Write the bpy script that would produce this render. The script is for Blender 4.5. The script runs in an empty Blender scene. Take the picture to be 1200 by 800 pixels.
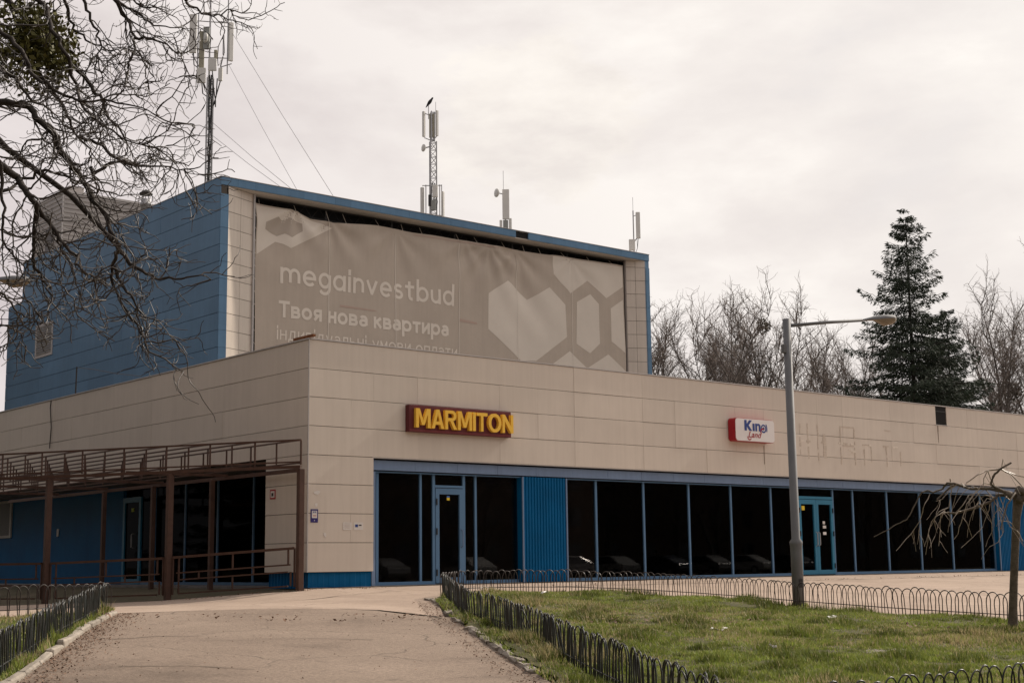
import bpy, bmesh, math, random
import numpy as np
from mathutils import Vector, Matrix
from mathutils.geometry import delaunay_2d_cdt
random.seed(7); RNG = np.random.default_rng(7)
scn = bpy.context.scene
COL = scn.collection
R = math.radians

# ------------------------------------------------------------------ camera, world, sun, exposure
cam = bpy.data.cameras.new("camera")
cam.sensor_width = 36.0; cam.lens = 49.67; cam.clip_start = 0.1; cam.clip_end = 6000
co = bpy.data.objects.new("camera", cam); COL.objects.link(co); scn.camera = co
fw = Vector((0.6380426, 0.75429787, 0.15471378)); rt = Vector((0.76468164, -0.64428959, -0.01236605)); up = Vector((-0.09035279, -0.12619686, 0.98788194))
co.matrix_world = Matrix(((rt.x, up.x, -fw.x, -15.569), (rt.y, up.y, -fw.y, -24.951), (rt.z, up.z, -fw.z, 0.438), (0, 0, 0, 1)))

SUN_AZ, SUN_EL = 91.6, 37.0                      # azimuth clockwise from +Y
sd = Vector((math.sin(R(SUN_AZ)) * math.cos(R(SUN_EL)), math.cos(R(SUN_AZ)) * math.cos(R(SUN_EL)), math.sin(R(SUN_EL))))
sun = bpy.data.lights.new("sun", 'SUN'); sun.energy = 3.4; sun.angle = R(0.8); sun.color = (1.0, 0.90, 0.78)
so = bpy.data.objects.new("sun", sun); COL.objects.link(so); so.rotation_euler = sd.to_track_quat('Z', 'Y').to_euler()

class NT:
    def __init__(s, tree): s.t = tree; s.n = tree.nodes; s.l = tree.links
    def __call__(s, kind, ins=None, **kw):
        nd = s.n.new(kind)
        for k, v in kw.items(): setattr(nd, k, v)
        for k, v in (ins or {}).items():
            if isinstance(v, bpy.types.NodeSocket): s.l.new(v, nd.inputs[k])
            else: nd.inputs[k].default_value = v
        return nd
    def ramp(s, fac, stops):
        nd = s.n.new('ShaderNodeValToRGB'); s.l.new(fac, nd.inputs[0]); cr = nd.color_ramp
        while len(cr.elements) > 1: cr.elements.remove(cr.elements[-1])
        cr.elements[0].position = stops[0][0]; cr.elements[0].color = c4(stops[0][1])
        for p, c in stops[1:]:
            e = cr.elements.new(p); e.color = c4(c)
        return nd.outputs[0]
    def mix(s, f, a, b, mode='MIX'):
        nd = s.n.new('ShaderNodeMix'); nd.data_type = 'RGBA'; nd.blend_type = mode
        for i, v in ((0, f), (6, a), (7, b)):
            if isinstance(v, bpy.types.NodeSocket): s.l.new(v, nd.inputs[i])
            else: nd.inputs[i].default_value = v if i == 0 else c4(v)
        return nd.outputs[2]
    def math(s, op, a, b=0.0, clamp=False):
        nd = s.n.new('ShaderNodeMath'); nd.operation = op; nd.use_clamp = clamp
        for i, v in ((0, a), (1, b)):
            if isinstance(v, bpy.types.NodeSocket): s.l.new(v, nd.inputs[i])
            else: nd.inputs[i].default_value = v
        return nd.outputs[0]
def c4(c):
    if isinstance(c, (int, float)): return (c, c, c, 1)
    return (c[0], c[1], c[2], 1) if len(c) == 3 else tuple(c)

world = bpy.data.worlds.new("World"); scn.world = world; world.use_nodes = True
W = NT(world.node_tree); W.n.clear()
sky = W('ShaderNodeTexSky', sky_type='NISHITA', sun_disc=False, sun_elevation=R(SUN_EL), sun_rotation=R(SUN_AZ), air_density=1.2, dust_density=3.0)
tc = W('ShaderNodeTexCoord')
gen = tc.outputs['Generated']
mp = W('ShaderNodeMapping', {0: gen, 'Scale': (1, 1, 2.4)})
n1 = W('ShaderNodeTexNoise', {'Vector': mp.outputs[0], 'Scale': 3.2, 'Detail': 9, 'Roughness': 0.52, 'Distortion': 0.25})
n2 = W('ShaderNodeTexNoise', {'Vector': mp.outputs[0], 'Scale': 9.0, 'Detail': 8, 'Roughness': 0.6})
dt = W('ShaderNodeVectorMath', {0: gen, 1: (sd.x, sd.y, sd.z)}, operation='DOT_PRODUCT')
glow = W('ShaderNodeMapRange', {0: dt.outputs['Value'], 1: -1.0, 2: 0.95, 3: 0.0, 4: 1.0}).outputs[0]
base = W.ramp(glow, [(0.0, (2.3, 2.2, 2.3)), (0.35, (3.3, 3.1, 3.15)), (0.6, (5.7, 5.2, 5.2)), (0.70, (5.75, 5.2, 5.2)), (0.82, (6.6, 6.1, 5.9)), (0.90, (7.6, 7.15, 6.8)), (0.95, (8.1, 7.7, 7.3)), (1.0, (9.0, 8.5, 7.8))])
cl = W.math('ADD', W.math('MULTIPLY', n1.outputs[0], 0.75), W.math('MULTIPLY', n2.outputs[0], 0.25))
tone = W.ramp(cl, [(0.38, (0.86, 0.85, 0.86)), (0.48, (0.95, 0.945, 0.945)), (0.58, (1.08, 1.09, 1.08))])
cloud = W.mix(1.0, base, tone, 'MULTIPLY')
# one brighter cumulus bank low over the roof
wv = W('ShaderNodeVectorMath', {0: gen, 1: W('ShaderNodeVectorMath', {0: n2.outputs['Color'], 1: (0.16, 0.16, 0.16)}, operation='MULTIPLY').outputs[0]}, operation='ADD')
def bank(d, r0, r1):
    q = Vector(d).normalized() + Vector((0.08, 0.08, 0.08))
    ds = W('ShaderNodeVectorMath', {0: wv.outputs[0], 1: tuple(q)}, operation='DISTANCE')
    return W('ShaderNodeMapRange', {0: ds.outputs['Value'], 1: r1, 2: r0, 3: 0.0, 4: 1.0}, interpolation_type='SMOOTHSTEP').outputs[0]
b1 = bank(fw + rt * 0.03 + up * 0.158, 0.048, 0.066)
b2 = bank(fw - rt * 0.025 + up * 0.145, 0.026, 0.046)
bb = W.math('MAXIMUM', b1, b2)
puff = W.ramp(n2.outputs[0], [(0.36, (6.6, 6.1, 5.75)), (0.5, (7.4, 6.9, 6.4)), (0.62, (7.9, 7.4, 6.85))])
cloud = W.mix(W.math('MULTIPLY', bb, 0.72), cloud, puff)
hole = W.math('MULTIPLY', W.ramp(n1.outputs[0], [(0.28, 1.0), (0.40, 0.0)]), 0.12)
fin = W.mix(hole, cloud, sky.outputs[0])
bg = W('ShaderNodeBackground', {'Color': fin, 'Strength': 0.1})
W.l.new(bg.outputs[0], W('ShaderNodeOutputWorld').inputs[0])
scn.view_settings.view_transform = 'Standard'; scn.view_settings.look = 'None'
scn.view_settings.exposure = 0.36; scn.view_settings.gamma = 1.0; scn.view_settings.use_curve_mapping = False

# ------------------------------------------------------------------ materials
MATS = {}
def mat(name, col, rough=0.6, metal=0.0, var=0.0, noise=0.0, nscale=3.0, streak=0.0, bump=0.0, bscale=40.0, spec=0.35, dirt=None, stretch=(1, 1, 1)):
    if name in MATS: return MATS[name]
    m = bpy.data.materials.new(name); m.use_nodes = True; T = NT(m.node_tree); T.n.clear()
    out = T('ShaderNodeOutputMaterial'); b = T('ShaderNodeBsdfPrincipled', {'Roughness': rough, 'Metallic': metal, 'Specular IOR Level': spec})
    T.l.new(b.outputs[0], out.inputs[0])
    geo = T('ShaderNodeNewGeometry'); pos = geo.outputs['Position']
    c = T('ShaderNodeRGB').outputs[0]; c.default_value = c4(col)
    if var:
        oi = T('ShaderNodeObjectInfo')
        f = T('ShaderNodeMapRange', {0: oi.outputs['Random'], 3: 1 - var, 4: 1 + var}).outputs[0]
        c = T.mix(1.0, c, T('ShaderNodeCombineColor', {0: f, 1: f, 2: f}).outputs[0], 'MULTIPLY')
    if noise:
        mpn = T('ShaderNodeMapping', {0: pos, 'Scale': stretch})
        nz = T('ShaderNodeTexNoise', {'Vector': mpn.outputs[0], 'Scale': nscale, 'Detail': 6, 'Roughness': 0.62})
        f = T('ShaderNodeMapRange', {0: nz.outputs[0], 1: 0.28, 2: 0.72, 3: 1 - noise, 4: 1 + noise * 0.8}).outputs[0]
        c = T.mix(1.0, c, T('ShaderNodeCombineColor', {0: f, 1: f, 2: f}).outputs[0], 'MULTIPLY')
    if streak:
        mps = T('ShaderNodeMapping', {0: pos, 'Scale': (2.6, 2.6, 0.13)})
        nz = T('ShaderNodeTexNoise', {'Vector': mps.outputs[0], 'Scale': 3.0, 'Detail': 7, 'Roughness': 0.65})
        f = T('ShaderNodeMapRange', {0: nz.outputs[0], 1: 0.42, 2: 0.75, 3: 0.0, 4: streak}).outputs[0]
        c = T.mix(f, c, dirt or (col[0] * 0.45, col[1] * 0.42, col[2] * 0.38))
    T.l.new(c, b.inputs['Base Color'])
    if bump:
        nb = T('ShaderNodeTexNoise', {'Vector': pos, 'Scale': bscale, 'Detail': 5})
        T.l.new(T('ShaderNodeBump', {'Strength': bump, 'Distance': 0.02, 'Height': nb.outputs[0]}).outputs[0], b.inputs['Normal'])
    MATS[name] = m
    return m

BEIGE = mat('beige_panel', (0.665, 0.59, 0.51), 0.55, var=0.03, noise=0.07, nscale=0.5, streak=0.13, bump=0.05, bscale=3.0)
BEIGE_TILE = mat('beige_tile', (0.70, 0.61, 0.52), 0.5, var=0.04, noise=0.06, nscale=1.0, streak=0.18)
BLUE = mat('blue_panel', (0.125, 0.235, 0.365), 0.5, var=0.06, noise=0.14, nscale=0.5, streak=0.18, spec=0.2, bump=0.06, bscale=2.5)
BLUE_LT = mat('blue_trim', (0.17, 0.245, 0.385), 0.5, var=0.04, noise=0.08, nscale=1.5, streak=0.25)
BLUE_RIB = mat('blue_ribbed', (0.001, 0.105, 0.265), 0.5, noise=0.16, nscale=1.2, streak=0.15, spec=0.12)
BLUE_FR = mat('blue_frame', (0.10, 0.20, 0.34), 0.4, noise=0.08, nscale=2.0)
TEAL_FR = mat('teal_frame', (0.03, 0.19, 0.32), 0.4, noise=0.08, nscale=2.0)
DARK = mat('near_black', (0.012, 0.011, 0.011), 0.9)
JOINT = mat('joint_backing', (0.10, 0.085, 0.07), 0.9)
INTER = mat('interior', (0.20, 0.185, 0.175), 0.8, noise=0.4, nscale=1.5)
TRIM = mat('pale_metal_trim', (0.50, 0.47, 0.45), 0.45, 0.0, noise=0.1, nscale=4)
ROOF = mat('roof_felt', (0.16, 0.15, 0.14), 0.9, noise=0.2)
SOFFIT = mat('soffit', (0.66, 0.58, 0.50), 0.7, noise=0.08)
CORR = mat('grey_corrugated', (0.42, 0.39, 0.37), 0.5, noise=0.1, nscale=1.0, streak=0.15)
BROWN = mat('brown_paint', (0.085, 0.045, 0.032), 0.5, noise=0.25, nscale=6)
GALV = mat('galvanised', (0.40, 0.40, 0.41), 0.5, 0.35, noise=0.12, nscale=8)
POLE = mat('grey_pole', (0.16, 0.162, 0.168), 0.65, 0.0, noise=0.10, nscale=3, streak=0.15)
ANT = mat('antenna_white', (0.72, 0.71, 0.67), 0.5, noise=0.06)
ANT_OL = mat('antenna_olive', (0.34, 0.32, 0.24), 0.55, noise=0.06)
DARKM = mat('dark_metal', (0.05, 0.048, 0.048), 0.5, 0.3)
FENCE_G = mat('fence_green', (0.024, 0.030, 0.028), 0.34, noise=0.45, nscale=7, streak=0.35, dirt=(0.075, 0.04, 0.025))
FENCE_B = mat('fence_brown', (0.045, 0.034, 0.03), 0.45, noise=0.3, nscale=9)
KERB = mat('kerb_stone', (0.30, 0.262, 0.218), 0.85, var=0.10, noise=0.30, nscale=5, bump=0.5, bscale=25)
BARK = mat('bark', (0.042, 0.034, 0.029), 0.85, noise=0.35, nscale=18, bump=0.5, bscale=60)
TWIG = mat('twig', (0.060, 0.050, 0.044), 0.5, noise=0.3, nscale=9)
BARK_W = mat('bark_weeping', (0.13, 0.105, 0.08), 0.8, noise=0.40, nscale=14, bump=0.7, bscale=45)
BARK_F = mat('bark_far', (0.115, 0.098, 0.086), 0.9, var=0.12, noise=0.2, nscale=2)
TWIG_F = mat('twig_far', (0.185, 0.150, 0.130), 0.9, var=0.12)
NEEDLE = mat('spruce_needles', (0.034, 0.048, 0.030), 0.8, noise=0.55, nscale=1.6)
MISTLE = mat('mistletoe_leaf', (0.115, 0.110, 0.028), 0.6, noise=0.5, nscale=9)
LEAFD = mat('dead_leaf', (0.19, 0.115, 0.075), 0.8, noise=0.5, nscale=11)
MAROON = mat('maroon_board', (0.11, 0.016, 0.02), 0.5, noise=0.1)
GOLD = mat('gold_letter', (0.93, 0.56, 0.07), 0.35)
WHITE = mat('sign_white', (0.80, 0.76, 0.74), 0.4, noise=0.03)
RED = mat('sign_red', (0.36, 0.009, 0.02), 0.35)
NAVY = mat('sign_navy', (0.03, 0.06, 0.24), 0.4)
PAPER = mat('paper', (0.70, 0.66, 0.62), 0.8, noise=0.06, nscale=20)
PURPLE = mat('poster_violet', (0.035, 0.025, 0.16), 0.6)
YELL = mat('sticker_yellow', (0.80, 0.58, 0.03), 0.5)
SKYB = mat('sticker_blue', (0.05, 0.16, 0.5), 0.5)
LIMEY = mat('sticker_lime', (0.45, 0.55, 0.03), 0.5)
GHOST = mat('old_sign_stain', (0.575, 0.495, 0.415), 0.7, noise=0.15, nscale=12)
GHOST_L = mat('old_sign_glue', (0.75, 0.675, 0.585), 0.7, noise=0.15, nscale=12)
RUST = mat('rusty_bar', (0.22, 0.085, 0.03), 0.8, noise=0.3, nscale=9)
CONCR = mat('old_concrete', (0.20, 0.175, 0.145), 0.9, noise=0.3, nscale=6, bump=0.4)
BLACKF = mat('crow_black', (0.012, 0.012, 0.014), 0.5)
LAMPGL = mat('lamp_bowl', (0.22, 0.175, 0.12), 0.25, noise=0.05)
CANVAS = mat('banner_cloth', (0.53, 0.445, 0.365), 0.75, noise=0.07, nscale=0.8, streak=0.12, bump=0.15, bscale=6)
CANVAS_L = mat('banner_light_print', (0.74, 0.655, 0.56), 0.75, noise=0.05, nscale=0.9)
CANVAS_T = mat('banner_lettering', (0.79, 0.70, 0.60), 0.75, noise=0.05, nscale=0.9)
CANVAS_M = mat('banner_mid_print', (0.47, 0.395, 0.325), 0.75, noise=0.05, nscale=0.9)
CANVAS_S = mat('banner_seam', (0.70, 0.62, 0.53), 0.7)
CANVAS_R = mat('banner_red_stain', (0.50, 0.365, 0.30), 0.75)
BRICKD = mat('dull_brick', (0.10, 0.075, 0.06), 0.9, noise=0.2)
RUBBER = mat('rubber', (0.015, 0.015, 0.015), 0.8)
CARGL = mat('car_glass', (0.02, 0.022, 0.025), 0.08, spec=0.5)
CARS = [mat('car_silver', (0.22, 0.22, 0.22), 0.3, 0.4), mat('car_white', (0.36, 0.36, 0.35), 0.3), mat('car_dark', (0.05, 0.06, 0.08), 0.25)]
LITE = mat('headlight', (0.85, 0.85, 0.85), 0.1)

def glass_mat(name, tint, ior):
    m = bpy.data.materials.new(name); m.use_nodes = True; T = NT(m.node_tree); T.n.clear()
    tr = T('ShaderNodeBsdfTransparent', {'Color': c4(tint)}); gl = T('ShaderNodeBsdfGlossy', {'Roughness': 0.015, 'Color': c4(0.6)})
    fr = T('ShaderNodeFresnel', {'IOR': ior})
    mx = T('ShaderNodeMixShader', {0: fr.outputs[0], 1: tr.outputs[0], 2: gl.outputs[0]})
    T.l.new(mx.outputs[0], T('ShaderNodeOutputMaterial').inputs[0]); return m
SMOKED = glass_mat('smoked_glass', (0.06, 0.06, 0.065), 1.07)
GLASS = glass_mat('tinted_glass', (0.58, 0.56, 0.55), 1.45)

def ground_mat(name, stops, big=0.25, fine=22.0, crack=0.0, bump=0.5, spec=0.2, grit=0.25):
    m = bpy.data.materials.new(name); m.use_nodes = True; T = NT(m.node_tree); T.n.clear()
    b = T('ShaderNodeBsdfPrincipled', {'Roughness': 0.9, 'Specular IOR Level': spec}); T.l.new(b.outputs[0], T('ShaderNodeOutputMaterial').inputs[0])
    pos = T('ShaderNodeNewGeometry').outputs['Position']
    a = T('ShaderNodeTexNoise', {'Vector': pos, 'Scale': big, 'Detail': 10, 'Roughness': 0.68, 'Distortion': 0.4})
    c = T.ramp(a.outputs[0], stops)
    f = T('ShaderNodeTexNoise', {'Vector': pos, 'Scale': fine, 'Detail': 5, 'Roughness': 0.75})
    g = T('ShaderNodeMapRange', {0: f.outputs[0], 1: 0.3, 2: 0.7, 3: 1 - grit, 4: 1 + grit}).outputs[0]
    c = T.mix(1.0, c, T('ShaderNodeCombineColor', {0: g, 1: g, 2: g}).outputs[0], 'MULTIPLY')
    sp = T('ShaderNodeTexNoise', {'Vector': pos, 'Scale': 3.4, 'Detail': 6, 'Roughness': 0.7})
    s = T.ramp(sp.outputs[0], [(0.60, 0.0), (0.74, 0.55)])
    c = T.mix(s, c, tuple(x * 0.55 for x in stops[0][1]))
    hgt = T.math('MULTIPLY', f.outputs[0], 1.0)
    if crack:
        wp = T('ShaderNodeTexNoise', {'Vector': pos, 'Scale': 1.4, 'Detail': 5})
        pv = T('ShaderNodeVectorMath', {0: pos, 1: T('ShaderNodeVectorMath', {0: wp.outputs['Color'], 1: (0.9, 0.9, 0)}, operation='MULTIPLY').outputs[0]}, operation='ADD')
        v = T('ShaderNodeTexVoronoi', {'Vector': pv.outputs[0], 'Scale': 0.42}, feature='DISTANCE_TO_EDGE')
        k = T.math('MULTIPLY', T.ramp(v.outputs['Distance'], [(0.004, 1.0), (0.014, 0.0)]), crack)
        msk = T.ramp(a.outputs[0], [(0.42, 0.0), (0.6, 1.0)])
        k = T.math('MULTIPLY', k, msk)
        c = T.mix(k, c, (0.045, 0.04, 0.032)); hgt = T.math('SUBTRACT', hgt, T.math('MULTIPLY', k, 2.0))
    T.l.new(c, b.inputs['Base Color'])
    T.l.new(T('ShaderNodeBump', {'Strength': bump, 'Distance': 0.015, 'Height': hgt}).outputs[0], b.inputs['Normal'])
    return m
PAVE = ground_mat('plaza_concrete', [(0.32, (0.30, 0.228, 0.18)), (0.5, (0.37, 0.285, 0.225)), (0.68, (0.42, 0.325, 0.26))], 0.5, 26, 0.35, 0.35, grit=0.16)
ASPH = ground_mat('worn_asphalt', [(0.30, (0.155, 0.118, 0.092)), (0.47, (0.235, 0.180, 0.141)), (0.58, (0.25, 0.193, 0.151)), (0.72, (0.30, 0.232, 0.183))], 0.45, 24, 0.35, 0.7, grit=0.30)
SOIL = ground_mat('lawn_soil', [(0.35, (0.055, 0.052, 0.02)), (0.55, (0.085, 0.08, 0.032)), (0.7, (0.12, 0.095, 0.05))], 0.9, 18, 0, 0.8)
DIRT = ground_mat('rough_ground', [(0.35, (0.07, 0.065, 0.04)), (0.55, (0.10, 0.085, 0.055)), (0.7, (0.15, 0.12, 0.085))], 0.4, 14, 0, 0.8)

def grass_mat():
    m = bpy.data.materials.new('grass_blade'); m.use_nodes = True; T = NT(m.node_tree); T.n.clear()
    at = T('ShaderNodeAttribute', attribute_name='tint')
    d = T('ShaderNodeBsdfPrincipled', {'Base Color': at.outputs['Color'], 'Roughness': 0.6, 'Specular IOR Level': 0.25})
    t = T('ShaderNodeBsdfTranslucent', {'Color': at.outputs['Color']})
    mx = T('ShaderNodeMixShader', {0: 0.35, 1: d.outputs[0], 2: t.outputs[0]})
    T.l.new(mx.outputs[0], T('ShaderNodeOutputMaterial').inputs[0]); return m
GRASS = grass_mat()

# ------------------------------------------------------------------ mesh helpers
class MB:
    def __init__(s): s.v = []; s.f = []; s.m = []; s.mi = 0
    def add(s, vs, fs):
        o = len(s.v); s.v.extend(tuple(x) for x in vs); s.f.extend(tuple(i + o for i in f) for f in fs); s.m.extend([s.mi] * len(fs)); return s
    def box(s, x0, x1, y0, y1, z0, z1):
        return s.add([(x0, y0, z0), (x1, y0, z0), (x1, y1, z0), (x0, y1, z0), (x0, y0, z1), (x1, y0, z1), (x1, y1, z1), (x0, y1, z1)],
                     [(0, 3, 2, 1), (4, 5, 6, 7), (0, 1, 5, 4), (1, 2, 6, 5), (2, 3, 7, 6), (3, 0, 4, 7)])
    def obox(s, c, ax, ay, az):                       # centre and three half-axis vectors
        c = Vector(c); ax = Vector(ax); ay = Vector(ay); az = Vector(az); vs = []
        for k in (-1, 1):
            for i, j in ((-1, -1), (1, -1), (1, 1), (-1, 1)): vs.append(c + ax * i + ay * j + az * k)
        return s.add(vs, [(0, 3, 2, 1), (4, 5, 6, 7), (0, 1, 5, 4), (1, 2, 6, 5), (2, 3, 7, 6), (3, 0, 4, 7)])
    def beam(s, a, b, w, h=None):
        a = Vector(a); b = Vector(b); d = b - a
        if d.length < 1e-6: return s
        h = h or w; u = d.normalized(); ref = Vector((0, 0, 1)) if abs(u.z) < 0.95 else Vector((1, 0, 0))
        x = u.cross(ref).normalized(); y = x.cross(u)
        return s.obox((a + b) / 2, x * w / 2, y * h / 2, d / 2)
    def tube(s, pts, rad, n=6, caps=True):
        P = [Vector(p) for p in pts]; k = len(P)
        rr = rad if hasattr(rad, '__len__') else [rad] * k
        vs = []; pu = None
        for i in range(k):
            t = (P[min(i + 1, k - 1)] - P[max(i - 1, 0)])
            t = t.normalized() if t.length > 1e-9 else Vector((0, 0, 1))
            if pu is None:
                ref = Vector((0, 0, 1)) if abs(t.z) < 0.9 else Vector((1, 0, 0)); pu = t.cross(ref).normalized()
            else:
                pu = pu - t * pu.dot(t); pu = pu.normalized() if pu.length > 1e-6 else t.orthogonal().normalized()
            w = t.cross(pu)
            for j in range(n):
                a = 2 * math.pi * j / n; vs.append(P[i] + (pu * math.cos(a) + w * math.sin(a)) * rr[i])
        fs = [(i * n + j, i * n + (j + 1) % n, (i + 1) * n + (j + 1) % n, (i + 1) * n + j) for i in range(k - 1) for j in range(n)]
        if caps: fs += [tuple(range(n - 1, -1, -1)), tuple((k - 1) * n + j for j in range(n))]
        return s.add(vs, fs)
    def lathe(s, prof, n=16, c=(0, 0, 0), axis='Z'):
        vs = []
        for r, z in prof:
            for j in range(n):
                a = 2 * math.pi * j / n; x, y = r * math.cos(a), r * math.sin(a)
                vs.append((c[0] + x, c[1] + y, c[2] + z) if axis == 'Z' else (c[0] + x, c[1] + z, c[2] + y))
        k = len(prof)
        fs = [(i * n + j, i * n + (j + 1) % n, (i + 1) * n + (j + 1) % n, (i + 1) * n + j) for i in range(k - 1) for j in range(n)]
        fs += [tuple(range(n - 1, -1, -1)), tuple((k - 1) * n + j for j in range(n))]
        return s.add(vs, fs)
    def build(s, name, mats, parent=None, smooth=False, bevel=0.0, mesh_only=False):
        me = bpy.data.meshes.new(name); me.from_pydata(s.v, [], s.f)
        ms = mats if isinstance(mats, (list, tuple)) else [mats]
        for m in ms: me.materials.append(m)
        if len(ms) > 1: me.polygons.foreach_set('material_index', s.m)
        bm = bmesh.new(); bm.from_mesh(me); bmesh.ops.recalc_face_normals(bm, faces=bm.faces)
        if bevel: bmesh.ops.bevel(bm, geom=list(bm.edges), offset=bevel, segments=1, affect='EDGES', clamp_overlap=True)
        bm.to_mesh(me); bm.free()
        if smooth: me.polygons.foreach_set('use_smooth', [True] * len(me.polygons))
        me.update()
        if mesh_only: return me
        return link(name, me, parent)
def link(name, data, parent=None, loc=None):
    o = bpy.data.objects.new(name, data); COL.objects.link(o)
    if loc is not None: o.location = loc
    if parent is not None:
        o.parent = parent
    return o
def B(name, m, parent, *box, bevel=0.0):
    return MB().box(*box).build(name, m, parent, bevel=bevel)
def thing(name, label, cat, loc=(0, 0, 0), group=None):
    o = bpy.data.objects.new(name, None); COL.objects.link(o); o.location = loc; o.empty_display_size = 0.2
    return tag(o, label, cat, group)
def tag(o, label=None, cat=None, group=None, kind=None):
    for k, v in (('label', label), ('category', cat), ('group', group), ('kind', kind)):
        if v: o[k] = v
    return o
def copy_tree(o, parent=None):
    c = o.copy(); COL.objects.link(c)
    if parent is not None: c.parent = parent
    for ch in list(o.children): copy_tree(ch, c)
    return c
def text_mesh(name, body, size, bold=0.0, depth=0.0, shear=0.0, sx=1.0, spacing=1.0, res=4):
    cu = bpy.data.curves.new(name, 'FONT'); cu.body = body; cu.size = size; cu.offset = bold; cu.extrude = depth; cu.shear = shear
    cu.space_character = spacing; cu.resolution_u = res; cu.align_x = 'LEFT'
    ob = bpy.data.objects.new(name, cu); COL.objects.link(ob)
    dg = bpy.context.evaluated_depsgraph_get(); me = bpy.data.meshes.new_from_object(ob.evaluated_get(dg))
    bpy.data.objects.remove(ob); bpy.data.curves.remove(cu); me.materials.clear()
    return me
def verts(me):
    a = np.empty(len(me.vertices) * 3); me.vertices.foreach_get('co', a); return a.reshape(-1, 3)
def setverts(me, a): me.vertices.foreach_set('co', a.ravel()); me.update()
def fit_text(me, x0, x1, z0, zh, y, capv=None):
    """stretch text so that it runs x0..x1 and from baseline z0 to capital height zh (text is laid in the xz plane)"""
    a = verts(me); xs = a[:, 0]; sx = (x1 - x0) / (xs.max() - xs.min()); cap = capv if capv else a[:, 1].max(); sz = (zh - z0) / cap
    o = np.stack([x0 + (xs - xs.min()) * sx, y - a[:, 2], z0 + a[:, 1] * sz], 1); setverts(me, o); return me

# ------------------------------------------------------------------ terrain
def S(t):
    t = np.clip(t, 0, 1); return t * t * (3 - 2 * t)
def H(x, y):
    x = np.asarray(x, float); y = np.asarray(y, float)
    yy = np.minimum(y, 0); b = 0.043 * np.maximum(yy, -25) + 0.47 * S((-y - 28) / 14)
    return -.02 + b + .006 * np.clip(x, -20, 0) - .25 * S(-x / 3.0) * S((y + 5) / 6.5) * S((60 - y) / 20)
def h(x, y): return float(H(x, y))

gx = np.concatenate([[-1500, -700, -300, -140, -70], np.arange(-40, 42, 1.0), [48, 60, 80, 110, 150, 220, 400, 800, 1500]])
gy = np.concatenate([[-1500, -700, -300, -140, -90, -70], np.arange(-56, 30, 1.0), [36, 46, 60, 80, 110, 150, 220, 400, 800, 1500]])
X, Y = np.meshgrid(gx, gy); Z = H(X, Y) - 0.03; nx = len(gx)
me = bpy.data.meshes.new('ground')
me.from_pydata(list(zip(X.ravel().tolist(), Y.ravel().tolist(), Z.ravel().tolist())), [],
               [(j * nx + i, j * nx + i + 1, (j + 1) * nx + i + 1, (j + 1) * nx + i) for j in range(len(gy) - 1) for i in range(nx - 1)])
me.materials.append(DIRT); tag(link('ground', me), kind='structure')

def inside(poly, P):
    c = np.zeros(len(P), bool); n = len(poly); x, y = P[:, 0], P[:, 1]
    for i in range(n):
        x1, y1 = poly[i]; x2, y2 = poly[(i + 1) % n]
        cond = ((y1 > y) != (y2 > y)) & (x < (x2 - x1) * (y - y1) / ((y2 - y1) if y2 != y1 else 1e-9) + x1); c ^= cond
    return c
def noise2(P, scale, seed):
    r = np.random.default_rng(seed); g = r.random((64, 64)); q = P * scale; i = np.floor(q).astype(int); f = q - i; f = f * f * (3 - 2 * f)
    a = g[i[:, 0] % 64, i[:, 1] % 64]; b = g[(i[:, 0] + 1) % 64, i[:, 1] % 64]; c = g[i[:, 0] % 64, (i[:, 1] + 1) % 64]; d = g[(i[:, 0] + 1) % 64, (i[:, 1] + 1) % 64]
    return (a * (1 - f[:, 0]) + b * f[:, 0]) * (1 - f[:, 1]) + (c * (1 - f[:, 0]) + d * f[:, 0]) * f[:, 1]
def densify(poly, step, closed=True):
    out = []; n = len(poly)
    for i in range(n if closed else n - 1):
        a = np.array(poly[i]); b = np.array(poly[(i + 1) % n]); k = max(1, int(np.linalg.norm(b - a) / step))
        out += [tuple(a + (b - a) * t / k) for t in range(k)]
    if not closed: out.append(tuple(poly[-1]))
    return out
def sheet(name, poly, off, m, step=0.8, lump=0.0, kind='structure', jag=0.0, parent=None):
    pb = densify(poly, step)
    if jag: pb = [(p[0] + random.uniform(-jag, jag), p[1] + random.uniform(-jag, jag)) for p in pb]
    A = np.array(pb); xs = np.arange(A[:, 0].min(), A[:, 0].max(), step); ys = np.arange(A[:, 1].min(), A[:, 1].max(), step)
    g = np.array([(x, y) for x in xs for y in ys]) + RNG.uniform(-.1, .1, (len(xs) * len(ys), 2)) * step
    g = g[inside(pb, g)]
    vs = [Vector(p) for p in pb] + [Vector(p) for p in g]; n = len(pb)
    v2, e2, f2, *_ = delaunay_2d_cdt(vs, [], [list(range(n))], 1, 1e-5)
    P = np.array([(v.x, v.y) for v in v2]); z = H(P[:, 0], P[:, 1]) + off
    if lump: z += lump * (noise2(P, 0.9, 5) - 0.3)
    me = bpy.data.meshes.new(name); me.from_pydata([(float(a), float(b), float(c)) for (a, b), c in zip(P, z)], [], [tuple(f) for f in f2])
    bm = bmesh.new(); bm.from_mesh(me); bmesh.ops.recalc_face_normals(bm, faces=bm.faces)
    if sum(f.normal.z for f in bm.faces) < 0: bmesh.ops.reverse_faces(bm, faces=bm.faces)
    bm.to_mesh(me); bm.free(); me.materials.append(m)
    me.polygons.foreach_set('use_smooth', [True] * len(me.polygons))
    return tag(link(name, me, parent), kind=kind)

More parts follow.
